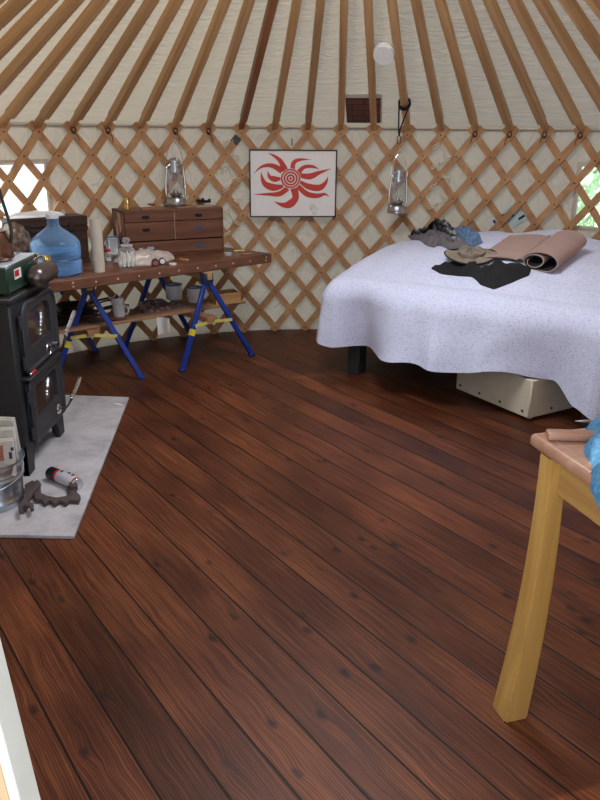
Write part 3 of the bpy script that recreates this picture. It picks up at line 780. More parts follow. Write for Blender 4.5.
# dark trunk
tr_ = dz_(88.5, 263); td = Vector((-.70, -.50, 0)).normalized(); ta = math.atan2(-td.y, -td.x)
trk = thing('storage_chest', 'dark brown wooden chest standing on workbench behind the blue bottle', 'trunk', tr_ + Vector((0, .04, 0)), ta)
TW, TD, TH = .50, .19, .315
b = B(); b.box((-TW / 2, TD / 2, TH * .39), (TW, TD, TH * .78), bev=.006)
for z in (.012, TH * .74): b.box((-TW / 2, -.004, z), (TW + .006, .012, .03), bev=.003)
b.obj('box', W_DARK, trk)
b = B(); b.box((-TW / 2, TD / 2, TH * .89), (TW + .012, TD + .012, TH * .21), bev=.008); b.obj('lid', W_DARK, trk)
for x in (-TW * .22, -TW * .80):
    b = B(); b.box((x, -.008, TH * .78), (.035, .012, .06), bev=.004); b.obj('hasp', M('hasp_dark', (.05, .04, .035), .4, .7), trk)
for x, z in ((-.475, .27), (-.47, .235), (-.36, .06)):
    b = B(); b.lathe([(.009, 0), (.007, .008), (0, .010)], 10, (x, -.008, z), rx(PI / 2)); b.obj('stud', CHROME, trk)
# white layer laid over the trunk lid
b = B(); R4 = Matrix.Translation(trk.location) @ rz(ta)
pl = [(R4 @ Vector((x, y, 0))).xy for x, y in ((-.52, .01), (-.40, .0), (-.2, .02), (-.12, .06), (-.14, .15), (-.3, .18), (-.5, .17))]
patch(b, pl, lambda x, y: ZD + TH, .022, .012, seed=4)
tag(b.obj('white_layer', M('chest_top_white', (.85, .86, .88), .9, var=.03)), 'white layer lying flat on top of the dark chest lid', 'cloth')
# shaggy brown hat in front of the trunk
b = B(); q = dz_(25, 268)
for i in range(1):
    b.grid(lambda u, v: (lambda d: d * (1 + .14 * noise.noise(d * 14) + .07 * noise.noise(d * 40)))(Vector((.095 * math.cos(2 * PI * u) * math.sin(PI * v), .085 * math.sin(2 * PI * u) * math.sin(PI * v), .145 + .145 * math.cos(PI * v)))), 48, 28, cu=True)
m, nt, p = nodes('shaggy_fur'); tc = N(nt, 'ShaderNodeTexCoord'); nz = N(nt, 'ShaderNodeTexNoise', i_Scale=26., i_Detail=6.); L(nt, tc.outputs['Object'], nz.inputs['Vector'])
r = ramp(nt, nz.outputs['Fac'], [(.3, (.06, .035, .025)), (.5, (.20, .13, .09)), (.72, (.42, .38, .36))]); L(nt, r.outputs['Color'], p.inputs['Base Color']); p.inputs['Roughness'].default_value = .95
bb = N(nt, 'ShaderNodeBump', i_Strength=.8, i_Distance=.02); L(nt, nz.outputs['Fac'], bb.inputs['Height']); L(nt, bb.outputs['Normal'], p.inputs['Normal'])
tag(b.obj('fur_hat', m, loc=q + Vector((-.04, .0, .02))), 'shaggy brown and grey fur hat heaped left of the blue bottle', 'hat')
# paper roll
t = thing('cardboard_tube', 'pale cardboard tube standing upright beside the blue bottle', 'tube', dz_(98, 272.5) + Vector((0, .035, 0)))
b = B(); b.lathe([(.037, 0), (.037, .335), (.032, .335), (.032, .02), (.0, .02)], 28); b.obj('tube_wall', CARD, t)
# picture frame
q = dz_(114, 257); t = thing('photo_frame', 'small grey photo frame leaning against the drawer cabinet', 'photo frame', q, .22)
b = B(); R = rx(math.radians(-14)); w, h, f = .098, .150, .018
for c, d in (((0, 0, f / 2), (w, .014, f)), ((0, 0, h - f / 2), (w, .014, f)), ((-w / 2 + f / 2, 0, h / 2), (f, .014, h)), ((w / 2 - f / 2, 0, h / 2), (f, .014, h))): b.box(R @ Vector(c), d, R, .003)
b.obj('frame', M('frame_grey', (.16, .20, .26), .4), t)
b = B(); b.box(R @ Vector((0, .002, h / 2)), (w - .02, .006, h - .02), R); b.obj('photo', M('photo_pale', (.42, .45, .44), .3), t)
b = B()
for c, d in (((0, -.004, f + .004), (w - .034, .008, .007)), ((0, -.004, h - f - .004), (w - .034, .008, .007)), ((-w / 2 + f + .003, -.004, h / 2), (.007, .008, h - .036)), ((w / 2 - f - .003, -.004, h / 2), (.007, .008, h - .036))): b.box(R @ Vector(c), d, R)
b.obj('mount', PAPER, t); b = B(); b.box((0, .05, .05), (.03, .006, .11), rx(math.radians(25))); b.obj('prop_stand', M('prop_dark', (.05, .05, .05), .6), t)
# jars
t = thing('spice_jar', 'tiny glass jar with a red lid between tube and photo frame', 'jar', dz_(107.5, 261.5) + Vector((0, .02, 0)))
b = B(); b.lathe([(0, 0), (.022, 0), (.024, .005), (.024, .06), (.019, .068)], 20); b.obj('jar_body', GLASS, t)
b = B(); b.lathe([(0, .002), (.02, .002), (.02, .022), (0, .024)], 18); b.obj('white_contents', WHITE, t)
b = B(); b.lathe([(.021, .064), (.022, .068), (.022, .082), (.0, .083)], 20); b.obj('lid', RED, t)
t = thing('glass_jar', 'clear glass jar of white candles with glass stopper on workbench', 'jar', dz_(126, 268.5) + Vector((0, .055, 0)))
b = B(); b.lathe([(0, 0), (.052, 0), (.056, .006), (.056, .10), (.050, .118), (.038, .128), (.036, .14)], 28); b.obj('jar_body', GLASS, t)
b = B(); b.lathe([(.040, .138), (.043, .142), (.040, .148), (.02, .150), (.012, .156), (.024, .168), (.026, .18), (.018, .192), (0, .195)], 24); b.obj('stopper', GLASS, t)
for i, (x, y) in enumerate(((-.034, -.01), (-.012, -.034), (.014, -.03), (.034, -.008), (.0, .01))):
    b = B(); b.lathe([(0, .008), (.0085, .008), (.0085, .098 - .006 * (i % 3)), (.003, .102), (0, .112 - .006 * (i % 3))], 12, (x, y, 0)); b.obj('candle', M('wax', (.85, .82, .74), .5, var=.03), t)
# gloves / rag
GL = M('rag_cream', (.58, .50, .46), .95, var=.12, bump=.3)
b = B(); patch(b, [dz_(*p).xy for p in ((113, 262), (122, 254), (134, 249.5), (146, 255), (160, 253), (172, 254), (175, 259), (168, 261.5), (158, 262), (152, 266), (140, 266), (124, 266))], flat, .038, .024, 11., seed=2)
tag(b.obj('work_gloves', GL), 'crumpled cream work gloves lying in front of drawer cabinet', 'gloves')
# tape roll + little things along the front
t = thing('tape_roll', 'dark red and black tape roll on its edge beside cream gloves', 'tape roll', dz_(155, 266.5) + Vector((0, .02, .024)), .3)
b = B(); b.lathe([(.012, -.016), (.025, -.016), (.025, .016), (.012, .016), (.012, -.016)], 24, mat=rx(PI / 2), cap=False); b.obj('roll', M('tape_dark', (.05, .02, .02), .4), t)
b = B(); b.lathe([(.010, -.017), (.016, -.0175), (.016, .0175), (.010, .017)], 20, mat=rx(PI / 2)); b.obj('core', M('tape_core', (.35, .1, .08), .5), t)
t = thing('round_tin', 'small round black-rimmed white tin standing beside the tape roll', 'tin', dz_(162, 265) + Vector((0, .015, .024)), .3)
b = B(); b.lathe([(.0, -.012), (.022, -.012), (.022, .010), (.0, .010)], 22, mat=rx(PI / 2)); b.obj('rim', BLACK, t)
b = B(); b.lathe([(.0, .0), (.017, .0), (.017, .0135), (.0, .0135)], 22, mat=rx(PI / 2)); b.obj('face', WHITE, t)
cyl('jar_lid', WHITE, dz_(172.5, 265) + Vector((0, .012, 0)), [(0, 0), (.026, 0), (.026, .010), (.022, .012), (0, .012)], 'flat white jar lid lying near front edge of workbench', 'lid')
slab('wood_chip', W_PINE, dz_(184, 260.5), (.075, .022, .012), -.5, 'short pale wood chip on the workbench right of the white lid', 'wood chip')
t = thing('clear_cup', 'small clear plastic cup on the workbench right of cabinet', 'cup', dz_(228, 255.5))
b = B(); b.lathe([(0, 0), (.026, 0), (.031, .022), (.029, .022), (.024, .003), (0, .003)], 22); b.obj('cup_body', clear('frosted', (.9, .9, .92), .4, (.75, .74, .74), .3), t)
b = B(); b.tube([(-.04, 0, .006), (.045, .0, .006)], .0055, 6); tag(b.obj('yellow_marker', YEL, loc=dz_(239, 251.5), rotz=.2), 'small yellow pencil stub near right end of workbench', 'pencil')
slab('sanding_block', M('grit_tan', (.35, .2, .13), .9), dz_(247, 254.3), (.10, .03, .010), .55, 'thin tan sanding stick near the tip of workbench', 'sanding stick')

# ------------------------------------------------------------------ things on the lower shelf
def mug(loc, r, h, lab, rotz, blue=False, handle=True):
    t = thing('enamel_mug', lab, 'mug', loc, rotz, 'mugs on the lower shelf')
    b = B(); b.lathe([(0, .0), (r * .92, 0), (r, .006), (r, h), (r * .93, h), (r * .9, .01), (0, .008)], 26); b.obj('mug_body', ENAMEL, t)
    if blue:
        b = B(); b.tube([(r * .97 * math.cos(a), r * .97 * math.sin(a), h) for a in [2 * PI * i / 26 for i in range(26)]], .0045, 6, True); b.obj('blue_rim', BLUERIM, t)
    if handle:
        b = B(); b.tube(cat_rom([(r * .98, 0, h * .82), (r + .026, 0, h * .84), (r + .036, 0, h * .55), (r + .024, 0, h * .28), (r * .98, 0, h * .25)], 5), .0065, 8); b.obj('handle', ENAMEL, t)
    return t
q = sh(117.5, 318) + Vector((0, .06, 0)); mug(q, .043, .085, 'white mug with handle, lower of the stacked pair on shelf', -.4)
mug(q + Vector((-.005, .0, .086)), .044, .045, 'upper white mug of the stacked pair on lower shelf', 2.6)
mug(sh(173, 300.5) + Vector((0, .06, 0)), .062, .112, 'wide white mug with blue rim on shelf, left of the pair by the sawhorse', .2, True, False)
mug(sh(194, 303.5) + Vector((0, .06, 0)), .055, .112, 'wide white mug with blue rim beside the front sawhorse leg', .0, True, True)
shz = lambda x, y: ZS
b = B(); patch(b, [sh(*p).xy for p in ((133, 311), (139, 303), (155, 300), (172, 304), (188, 305), (180, 308.5), (160, 311.5), (146, 314))], shz, .028, .022, 11., seed=8)
m, nt, p = nodes('bag_plastic'); tc = N(nt, 'ShaderNodeTexCoord'); nz = N(nt, 'ShaderNodeTexVoronoi', i_Scale=30.); L(nt, tc.outputs['Object'], nz.inputs['Vector'])
r = ramp(nt, nz.outputs['Distance'], [(.1, (.42, .38, .42)), (.3, (.30, .18, .17)), (.5, (.16, .10, .10))]); L(nt, r.outputs['Color'], p.inputs['Base Color']); p.inputs['Roughness'].default_value = .2
tag(b.obj('plastic_bag', m), 'crinkled clear plastic bag of oddments lying on lower shelf', 'bag')
# wooden tray box
t = thing('wooden_tray', 'small open pine tray at the right end of lower shelf', 'tray', sh(224, 305) + Vector((.0, .10, 0)), .45)
b = B()
for c, d in (((0, -.07, .04), (.2, .012, .08)), ((0, .07, .04), (.2, .012, .08)), ((-.094, 0, .04), (.012, .14, .08)), ((.094, 0, .04), (.012, .14, .08)), ((0, 0, .006), (.2, .14, .012))): b.box(c, d, bev=.002)
b.obj('tray_box', W_PINE, t)
# frying pans
def pan(loc, r, hr, lab, mat, hl=.2):
    t = thing('frying_pan', lab, 'pan', loc, hr, 'pans on the lower shelf')
    b = B(); b.lathe([(0, 0), (r * .8, 0), (r, .045), (r * .96, .045), (r * .77, .006), (0, .006)], 32); b.obj('pan_body', mat, t)
    b = B(); b.tube(cat_rom([(r * .95, 0, .038), (r + .05, 0, .055), (r + hl, 0, .075)], 6), [.008] * 13, 8); b.obj('handle', BLACK, t)
pan(sh(76, 322) + Vector((-.02, .11, 0)), .13, .25, 'brown frying pan with long black handle stacked on lower shelf', M('pan_brown', (.09, .035, .022), .35, .3), .22)
pan(sh(76, 322) + Vector((-.05, .12, .05)), .115, .45, 'smaller dark pan nested in the brown frying pan', M('pan_dark', (.035, .025, .022), .4, .4), .20)
pan(sh(66, 328) + Vector((-.10, .10, 0)), .10, -.15, 'low black skillet at the left end of lower shelf', M('pan_black', (.02, .02, .022), .5, .3), .2)
# tongs / ladle
t = thing('cooking_tongs', 'long black and steel tongs leaning from pans to white mug', 'tongs', (0, 0, 0))
e = sh(117.5, 318) + Vector((-.05, .05, .115)); s_ = sh(88, 320) + Vector((0, .08, .06))
b = B(); b.tube(cat_rom([s_, s_.lerp(e, .5) + Vector((0, 0, .012)), e], 5), .006, 7); b.obj('arm', BLACK, t)
b = B(); b.tube(cat_rom([s_ + Vector((0, .015, -.03)), s_.lerp(e, .6) + Vector((0, .02, -.035)), e + Vector((.02, .02, -.04))], 5), .006, 7); b.obj('arm', BLACK, t)
b = B(); b.tube([e, e + Vector((.05, .0, .028))], [.006, .016], 8); b.obj('steel_tip', CHROME, t)
t = thing('carving_knife', 'black-handled knife lying flat at front edge of lower shelf', 'knife', sh(103, 322.5) + Vector((0, .02, .008)), .45)
b = B(); b.box((-.05, 0, 0), (.11, .022, .012), bev=.003); b.obj('handle', BLACK, t)
b = B(); b.prism([(0, -.013), (.14, -.013), (.16, -.002), (.13, .012), (0, .012)], -.0012, .0012); b.obj('blade', M('blade_dark', (.08, .08, .085), .3, .9), t)
# tools beside it
t = thing('screwdriver', 'steel screwdriver with dark handle lying by the pans on shelf', 'screwdriver', sh(90, 322) + Vector((0, .05, .01)), 1.0)
b = B(); b.lathe([(0, -.05), (.010, -.048), (.012, -.02), (.010, .03), (.006, .04)], 12, mat=ry(PI / 2)); b.obj('handle', M('handle_brown', (.12, .05, .03), .4), t)
b = B(); b.tube([(.03, 0, 0), (.15, 0, 0)], .0035, 8); b.obj('shaft', CHROME, t)
b = B(); q = sh(163, 316); b.grid(lambda u, v: q + Vector((-.045 + .09 * u, .012 * math.sin(u * 5) + .012 * v, -.012 - .13 * v * (1 - .25 * u))), 10, 8)
tag(b.obj('paper_scrap', PAPER), 'white paper scrap hanging below the front of lower shelf', 'paper')

# ------------------------------------------------------------------ hearth pad, stove and what lies round it
PT = .016
pf = at_z(129, 397, PT); pn = at_z(74, 536, PT)
pad = [tuple(pn.xy), tuple(pf.xy), (pf.x - 1.02, pf.y + .08), (pn.x - 1.0, pn.y + .02)]
b = B(); b.prism(pad, .001, PT, bev=.002)
b.mi = 0
m, nt, p = nodes('cement_board'); tc = N(nt, 'ShaderNodeTexCoord')
n1 = N(nt, 'ShaderNodeTexNoise', i_Scale=5., i_Detail=8., i_Roughness=.7); L(nt, tc.outputs['Object'], n1.inputs['Vector'])
r = ramp(nt, n1.outputs['Fac'], [(.30, (.30, .275, .285)), (.5, (.46, .435, .455)), (.7, (.55, .53, .555))]); L(nt, r.outputs['Color'], p.inputs['Base Color']); p.inputs['Roughness'].default_value = .85
tag(b.obj('hearth_pad', m), 'grey cement board hearth pad on floor under the black stove', 'hearth pad')
b = B(); q = at_z(118, 404.5, PT); b.prism([(-.035, 0), (-.01, .014), (.04, .0), (.03, -.012), (-.01, -.008)], 0, .004); tag(b.obj('paper_sliver', PAPER, loc=q, rotz=-.35), 'tiny white sliver at far right corner of hearth pad', 'scrap')

XF = -1.30; Y0, Y1 = 3.305, 3.875; SD = .45; SH_ = .876
stv = thing('wood_stove', 'black iron wood stove with two glazed doors standing on hearth pad', 'stove', (0, 0, PT))
zo = PT
b = B()
BZ = .125     # underside of the fire box
b.box((XF - SD / 2, (Y0 + Y1) / 2, (BZ + SH_ - .03) / 2 + .0), (SD, Y1 - Y0, SH_ - .03 - BZ), bev=.008)
b.obj('body', IRON, stv)
b = B(); b.box((XF - SD / 2 + .0, (Y0 + Y1) / 2, SH_ - .022), (SD + .03, Y1 - Y0 + .03, .026), bev=.006); b.obj('top_plate', IRON, stv)
# legs: splayed plates with an arch between
for sy, yy in ((1, Y0), (-1, Y1)):
    for xs, dx in ((XF, -1), (XF - SD, 1)):
        b = B()
        prf = [(0, BZ + .02), (0, 0), (sy * .080, 0), (sy * .085, .045), (sy * .105, .085), (sy * .15, .112), (sy * .22, BZ), (sy * .22, BZ + .02)]
        b.prism(prf, -.012, .012, Matrix.Translation((xs + dx * .012, yy, 0)) @ rz(PI / 2) @ rx(PI / 2))
        prf2 = [(0, BZ + .02), (0, 0), (.06, 0), (.07, .08), (.13, BZ + .02)]
        b.prism([(dx * u, v) for u, v in prf2], -.01, .01, Matrix.Translation((xs, yy + sy * .01, 0)) @ rx(PI / 2))
        b.obj('leg', IRON, stv)
def fy(x, y): q = at_x(x, y, XF + .02); return q.y, q.z - zo
def door(name, quad, glass_q, arch):
    (ya, za), (yb, zb_), z0 = quad
    return
def rloop(y0, y1, z0, z1, rc):
    pts = []
    for cy, cz, a0, r in ((y1 - .012, z0 + .012, -90, .012), (y1 - rc, z1 - rc, 0, rc), (y0 + rc, z1 - rc, 90, rc), (y0 + .012, z0 + .012, 180, .012)):
        for k in range(7):
            a = math.radians(a0 + 15 * k); pts.append((cy + r * math.cos(a), cz + r * math.sin(a)))
    return pts
def plate_ring(b, y0, y1, z0, z1, gy0, gy1, gz0, gz1, x0, x1, arch):
    """door plate with an opening, arched at the top"""
    O = rloop(y0, y1, z0, z1, arch); I = rloop(gy0, gy1, gz0, gz1, arch * .75)
    for xa, fl in ((x0, 0), (x1, 1)):
        vo = [b.bm.verts.new((xa, y, z)) for y, z in O]; vi = [b.bm.verts.new((xa, y, z)) for y, z in I]
        if fl: bo, bi = vo, vi
        else: ao, ai = vo, vi
        for i in range(len(O)):
            j = (i + 1) % len(O); b.bm.faces.new((vo[i], vo[j], vi[j], vi[i]))
    for i in range(len(O)):
        j = (i + 1) % len(O); b.bm.faces.new((ao[i], ao[j], bo[j], bo[i])); b.bm.faces.new((ai[i], ai[j], bi[j], bi[i]))
FIRE = M('soot_glass', (.05, .035, .03), .06, spec=.9, var=.5, scale=7)
COIL = M('spring_chrome', (.62, .64, .68), .22, 1., var=.2, scale=120)
ya, yb = Y0 + .075, Y1 - .03
def mkdoor(z0, z1, gz0, gz1, arch, lab=None):
    b = B(); plate_ring(b, ya, yb, z0, z1, ya + .075, yb - .075, gz0, gz1, XF - .002, XF + .022, arch)
    d = b.obj('door', M('door_iron', (.034, .036, .043), .48, bump=.1, bscale=150), stv)
    b = B()
    O = rloop(ya, yb, z0, z1, arch)
    b.tube([(XF + .022, y, z) for y, z in O], .011, 8, True); b.obj('door_rim', MATS['door_iron'], d)
    b = B(); b.box((XF + .006, (ya + yb) / 2, (gz0 + gz1) / 2), (.004, yb - ya - .13, gz1 - gz0 + .02)); b.obj('glass', FIRE, d)
    for z in (z0 + .05, z1 - .07):
        b = B(); b.lathe([(.011, -.03), (.011, .03)], 10, (XF + .018, ya - .014, z)); b.obj('hinge', MATS['door_iron'], d)
    return d
dU = mkdoor(.500, .815, .595, .775, .075)
dL = mkdoor(.145, .450, .245, .405, .03)
b = B(); b.lathe([(.0, 0), (.028, .0), (.03, .006), (.022, .014), (0, .016)], 24, (XF + .02, yb - .105, .185), ry(PI / 2)); b.obj('air_knob', CHROME, dL)
b = B(); b.tube([(XF + .03, yb - .17 + .03 * math.cos(a), .530 + .03 * math.sin(a)) for a in [2 * PI * i / 20 for i in range(20)]], .003, 6, True); b.obj('spin_ring', CHROME, dU)
def coil(d, pts):
    pp = cat_rom(pts, 8); b = B(); n = len(pp); b.tube(pp[:n // 2 + 2], .0062, 8); b.obj('handle_rod', IRON, d)
    b = B(); rs = [.0105 + .002 * math.sin(i * 2.4) for i in range(n - n // 2)]
    b.tube(pp[n // 2:], rs, 8); b.obj('spring_grip', COIL, d)
def hp(x, y, X): return at_x(x, y, X) - Vector((0, 0, zo))
coil(dU, [hp(57, 352, XF + .02), hp(62, 350, XF + .05), hp(64, 341, XF + .065), hp(67, 331, XF + .075), hp(71, 321, XF + .085), hp(74.5, 311, XF + .095)])
coil(dL, [hp(60, 408, XF + .02), hp(66, 407.5, XF + .05), hp(70, 402, XF + .065), hp(72.5, 396, XF + .075), hp(76.5, 388, XF + .085), hp(80.5, 377.5, XF + .095)])
b = B(); b.lathe([(.012, 0), (.012, .03), (0, .031)], 12, (XF + .01, yb - .06, .53), ry(PI / 2)); b.obj('latch', CHROME, dU)
# ledge between the doors and the red lighter on it
b = B(); b.box((XF + .020, (Y0 + Y1) / 2, .474), (.05, Y1 - Y0 - .07, .012), bev=.003); b.obj('ledge', IRON, stv)
t = thing('red_lighter', 'small red plastic lighter lying on ledge between the stove doors', 'lighter', (XF + .032, Y0 + .12, .474 + zo + .015))
b = B(); b.box((0, .0, 0), (.014, .062, .017), bev=.005); b.obj('lighter_body', RED, t)
b = B(); b.box((0, -.038, 0), (.013, .016, .016), bev=.003); b.obj('metal_head', CHROME, t)

ZST = SH_ - .009 + zo
def so(x, y, z=0.): return at_z(x, y, ZST + z)
# green camping stove on top: a box with a fuel tank on its front
q0 = Vector((XF - .045, Y0 + .06, ZST))
cs = thing('camping_stove', 'dark green folding camping stove with steel fuel tank on the wood stove', 'camping stove', (XF - .125, Y0 + .245, ZST), math.radians(0))
b = B(); b.box((-.03, 0, .070), (.30, .42, .12), bev=.006); b.obj('case', GREEN, cs)
b = B()
for sx, sy in ((-.16, -.19), (.10, -.19), (-.16, .19), (.10, .19)): b.box((sx, sy, .006), (.03, .02, .012))
b.obj('rubber_feet', BLACK, cs)
b = B(); b.box((-.03, 0, .132), (.285, .405, .006), bev=.002); b.obj('top_tray', M('tray_sky_sheen', (.72, .80, .90), .3, .3, var=.06), cs)  # sky reflection put into the tray's pale blue colour
b = B()
for i in range(6): b.tube([(-.15 + .04 * i, -.18, .142), (-.15 + .04 * i, .18, .142)], .0028, 6)
for yy in (-.18, .18): b.tube([(-.15, yy, .142), (.05, yy, .142)], .0028, 6)
b.obj('grate', STEEL, cs)
b = B(); TM = Matrix.Translation((.172, .10, .052)) @ rx(PI / 2) @ Matrix.Scale(.9, 4)
b.lathe([(0, -.15), (.028, -.145), (.048, -.125), (.056, -.10), (.056, .10), (.048, .125), (.028, .145), (0, .15)], 28, mat=TM); b.obj('fuel_tank', M('tank_steel', (.17, .145, .14), .3, .85, var=.15), cs)
b = B(); b.tube(cat_rom([(.17, .17, .105), (.16, .17, .125), (.08, .15, .12)], 5), .007, 8); b.lathe([(0, 0), (.017, 0), (.017, .02), (.008, .026), (0, .026)], 14, (.172, .19, .098)); b.obj('valve', BRASS, cs)
b = B(); b.tube([(.14, .02, .11), (.17, .02, .135)], .004, 6)
for a in (.3, 1.9, 3.4, 5.): b.tube([(.172, .02, .137), (.172 + .01, .02 + .026 * math.cos(a), .137 + .026 * math.sin(a))], [.006, .009], 6)
b.obj('control_knob', CHROME, cs)
b = B(); b.box((.1215, -.085, .085), (.002, .085, .045)); lb = b.obj('maker_label', PAPER, cs)
b = B(); b.box((.1228, -.098, .088), (.001, .05, .028)); b.obj('red_panel', RED, lb)
# kettle, half out of the picture
kt = thing('coffee_kettle', 'copper-brown kettle with tall black handle at left edge, on camping stove', 'kettle', (XF - .105, Y0 + .20, ZST + .142), .1)
b = B(); b.lathe([(0, 0), (.070, 0), (.078, .012), (.074, .06), (.060, .10), (.05, .125)], 32); b.obj('kettle_body', M('kettle_copper', (.20, .10, .07), .25, .8, var=.2), kt)
b = B(); b.lathe([(.052, .122), (.055, .13), (.03, .142), (.01, .146), (.016, .156), (.016, .166), (0, .17)], 24); b.obj('lid', CHROME, kt)
b = B(); b.tube(cat_rom([(.070, 0, .075), (.076, 0, .14), (.056, 0, .25), (.034, 0, .34), (-.02, 0, .365), (-.07, 0, .24), (-.070, 0, .08)], 6), .0075, 8); b.obj('handle', BLACK, kt)
b = B(); b.tube([(-.02, -.085, .04), (-.03, -.125, .08), (-.035, -.15, .115)], [.02, .014, .010], 10); b.obj('spout', MATS['kettle_copper'], kt)
# steel mess tin behind kettle and a spatula
t = thing('steel_pot', 'shiny steel pot with lid behind the kettle on the stove top', 'pot', (XF - .30, Y0 + .50, ZST + .002), 0)
b = B(); b.lathe([(0, 0), (.075, 0), (.08, .01), (.08, .15), (.076, .15)], 30); b.obj('pot_body', CHROME, t)
b = B(); b.lathe([(.084, .148), (.084, .156), (.05, .17), (.012, .175), (.015, .195), (0, .197)], 26); b.obj('lid', CHROME, t)
t = thing('steel_spatula', 'pale steel spatula leaning on the pots at left', 'spatula', (XF - .125, Y0 + .32, ZST + .22), 0)
b = B(); b.bar((0, -.06, -.02), (.02, .06, .06), .03, .004); b.obj('blade', M('pale_steel', (.75, .74, .74), .3, .6), t)
b = B(); b.bar((-.03, -.16, -.09), (0, -.06, -.02), .014, .008); b.obj('handle', W_DARK, t)
# galvanised bucket of papers
bk_c = at_z(-8, 505, PT); BR = .135
bc = thing('metal_bucket', 'galvanised metal bucket of old newspapers in front of the stove', 'bucket', (bk_c.x + .0, bk_c.y + .03, PT)); bc.scale.z = .80
b = B(); b.lathe([(0, .012), (.118, .012), (.120, 0), (.124, .002), (.126, .03), (.131, .036), (.131, .044), (.127, .05), (.136, .165), (.141, .171), (.141, .178), (.137, .184), (.1375, .192), (.142, .198), (.142, .204), (.139, .21), (.146, .262), (.151, .264), (.151, .272), (.146, .274), (.142, .262), (.115, .02), (0, .018)], 44); b.obj('pail', GALV, bc)
b = B(); b.tube(cat_rom([(.15, .0, .25), (.155, -.06, .20), (.10, -.135, .165), (0, -.165, .155), (-.10, -.135, .165), (-.155, -.06, .20), (-.15, 0, .25)], 5), .0035, 7); b.obj('bail_handle', GALV, bc)
m, nt, p = nodes('newsprint'); tc = N(nt, 'ShaderNodeTexCoord'); wv2 = N(nt, 'ShaderNodeTexWave', i_Scale=60., i_Distortion=1.5); wv2.bands_direction = 'Z'; L(nt, tc.outputs['Object'], wv2.inputs['Vector'])
nz = N(nt, 'ShaderNodeTexNoise', i_Scale=16.); L(nt, tc.outputs['Object'], nz.inputs['Vector'])
mm = N(nt, 'ShaderNodeMath', operation='MULTIPLY'); L(nt, wv2.outputs['Fac'], mm.inputs[0]); L(nt, nz.outputs['Fac'], mm.inputs[1])
r = ramp(nt, mm.outputs[0], [(.25, (.68, .65, .58)), (.5, (.52, .5, .46)), (.6, (.25, .24, .23))]); L(nt, r.outputs['Color'], p.inputs['Base Color']); p.inputs['Roughness'].default_value = .85
for i, (x, y, z, w, h, a, tl_, lab) in enumerate(((.075, -.070, .29, .13, .16, .25, -.10, 'front folded newspaper in the bucket, with a red picture'), (.065, -.025, .325, .14, .17, .1, .05, 'middle folded newspaper standing in the bucket behind the front one'), (.06, .03, .36, .13, .16, -.1, .12, 'tallest folded newspaper at the back of the bucket'))):
    t = thing('newspaper', lab, 'newspaper', (bc.location.x + x, bc.location.y + y, PT + z - .05), a, 'newspapers in the bucket')
    b = B()
    for k in range(4): b.box((0, .006 * k, .002 * k), (w, .004, h), rx(tl_), .001)
    b.obj('pages', m, t)
    if i == 0:
        b = B(); b.box((.005, -.0035, .03), (.035, .002, .07), rx(tl_)); b.obj('red_photo', M('news_red', (.42, .14, .09), .7, var=.5, scale=160), t)
        b = B(); b.box((.05, -.0035, .015), (.012, .002, .03), rx(tl_)); b.box((.06, -.0035, .045), (.012, .002, .014), rx(tl_)); b.obj('dark_photo', M('news_dark', (.05, .05, .08), .7), t)
# spray can on its side
ca0 = at_z(46, 471, PT + .028); ca1 = at_z(78, 485, PT + .028)
dvv = (ca1 - ca0).normalized(); Rm = Matrix.Translation(at_z(78, 484.5, PT + .030)) @ rz(math.atan2(-dvv.y, -dvv.x)) @ ry(PI / 2)
sc_ = thing('spray_can', 'white and red spray can with black cap lying on hearth pad', 'spray can')
b = B(); b.lathe([(.0, .004), (.022, .002), (.026, 0), (.029, .004), (.029, .15), (.026, .158)], 26, mat=Rm); b.obj('can_body', M('can_white', (.62, .60, .66), .3, .2, var=.1), sc_)
b = B(); b.lathe([(0, .006), (.02, .004), (.0285, .0), (.0305, .003), (.0305, .008)], 26, mat=Rm); b.obj('bottom_rim', CHROME, sc_)
for za_, zb2 in ((.010, .018), (.138, .152)):
    b = B(); b.lathe([(.0296, za_), (.0296, zb2)], 26, mat=Rm, cap=False); b.obj('red_band', RED, sc_)
b = B(); b.lathe([(.027, .155), (.031, .157), (.031, .205), (.027, .212), (0, .212)], 24, mat=Rm); b.obj('cap', BLACK, sc_)
for a0, z in ((.4, .05), (.7, .09), (.1, .12)):
    b = B(); b.box(Rm @ Vector((.0292 * math.cos(PI + a0), .0292 * math.sin(PI + a0), z)), (.012, .014, .004), Rm.to_3x3().to_4x4())
    b.obj('print', M('can_print', (.06, .05, .08), .5), sc_)
# cast iron pieces on the pad
def padp(x, y): q = at_z(x, y, PT); return (q.x, q.y)
b = B(); pts = [(25, 489), (33, 484.5), (41, 490), (41, 497), (47, 500), (57, 502), (66, 500.5), (70, 498), (67, 491), (71, 488), (78, 489), (76, 495), (81, 500), (79, 505), (70, 504), (66, 507.5), (60, 504.5), (55, 508), (50, 504.5), (45, 507.5), (41, 503.5), (36, 504), (33, 497), (26, 497)]
b.prism([padp(*q) for q in pts], PT, PT + .024, bev=.003); b.box(Vector((*padp(74, 492), PT + .03)), (.035, .05, .03), rz(.4), .006)
tag(b.obj('iron_grate', IRON2), 'rusty brown toothed cast iron bar lying below the spray can', 'grate bar')
b = B(); pts = [(39, 487), (42, 491), (34, 500), (29, 509), (34, 511), (35, 516), (31.5, 517.5), (30, 513.5), (25, 513), (22.5, 515), (25, 519), (20.5, 520), (19, 514), (24, 507), (27, 498), (33, 490)]
b.prism([padp(*q) for q in pts], PT + .024, PT + .040, bev=.003)
b.box(Vector((*padp(24, 511), PT + .012)), (.03, .03, .024), bev=.004)
tag(b.obj('iron_wrench', IRON2), 'rusty brown forked iron lifter lying against the bucket', 'iron tool')

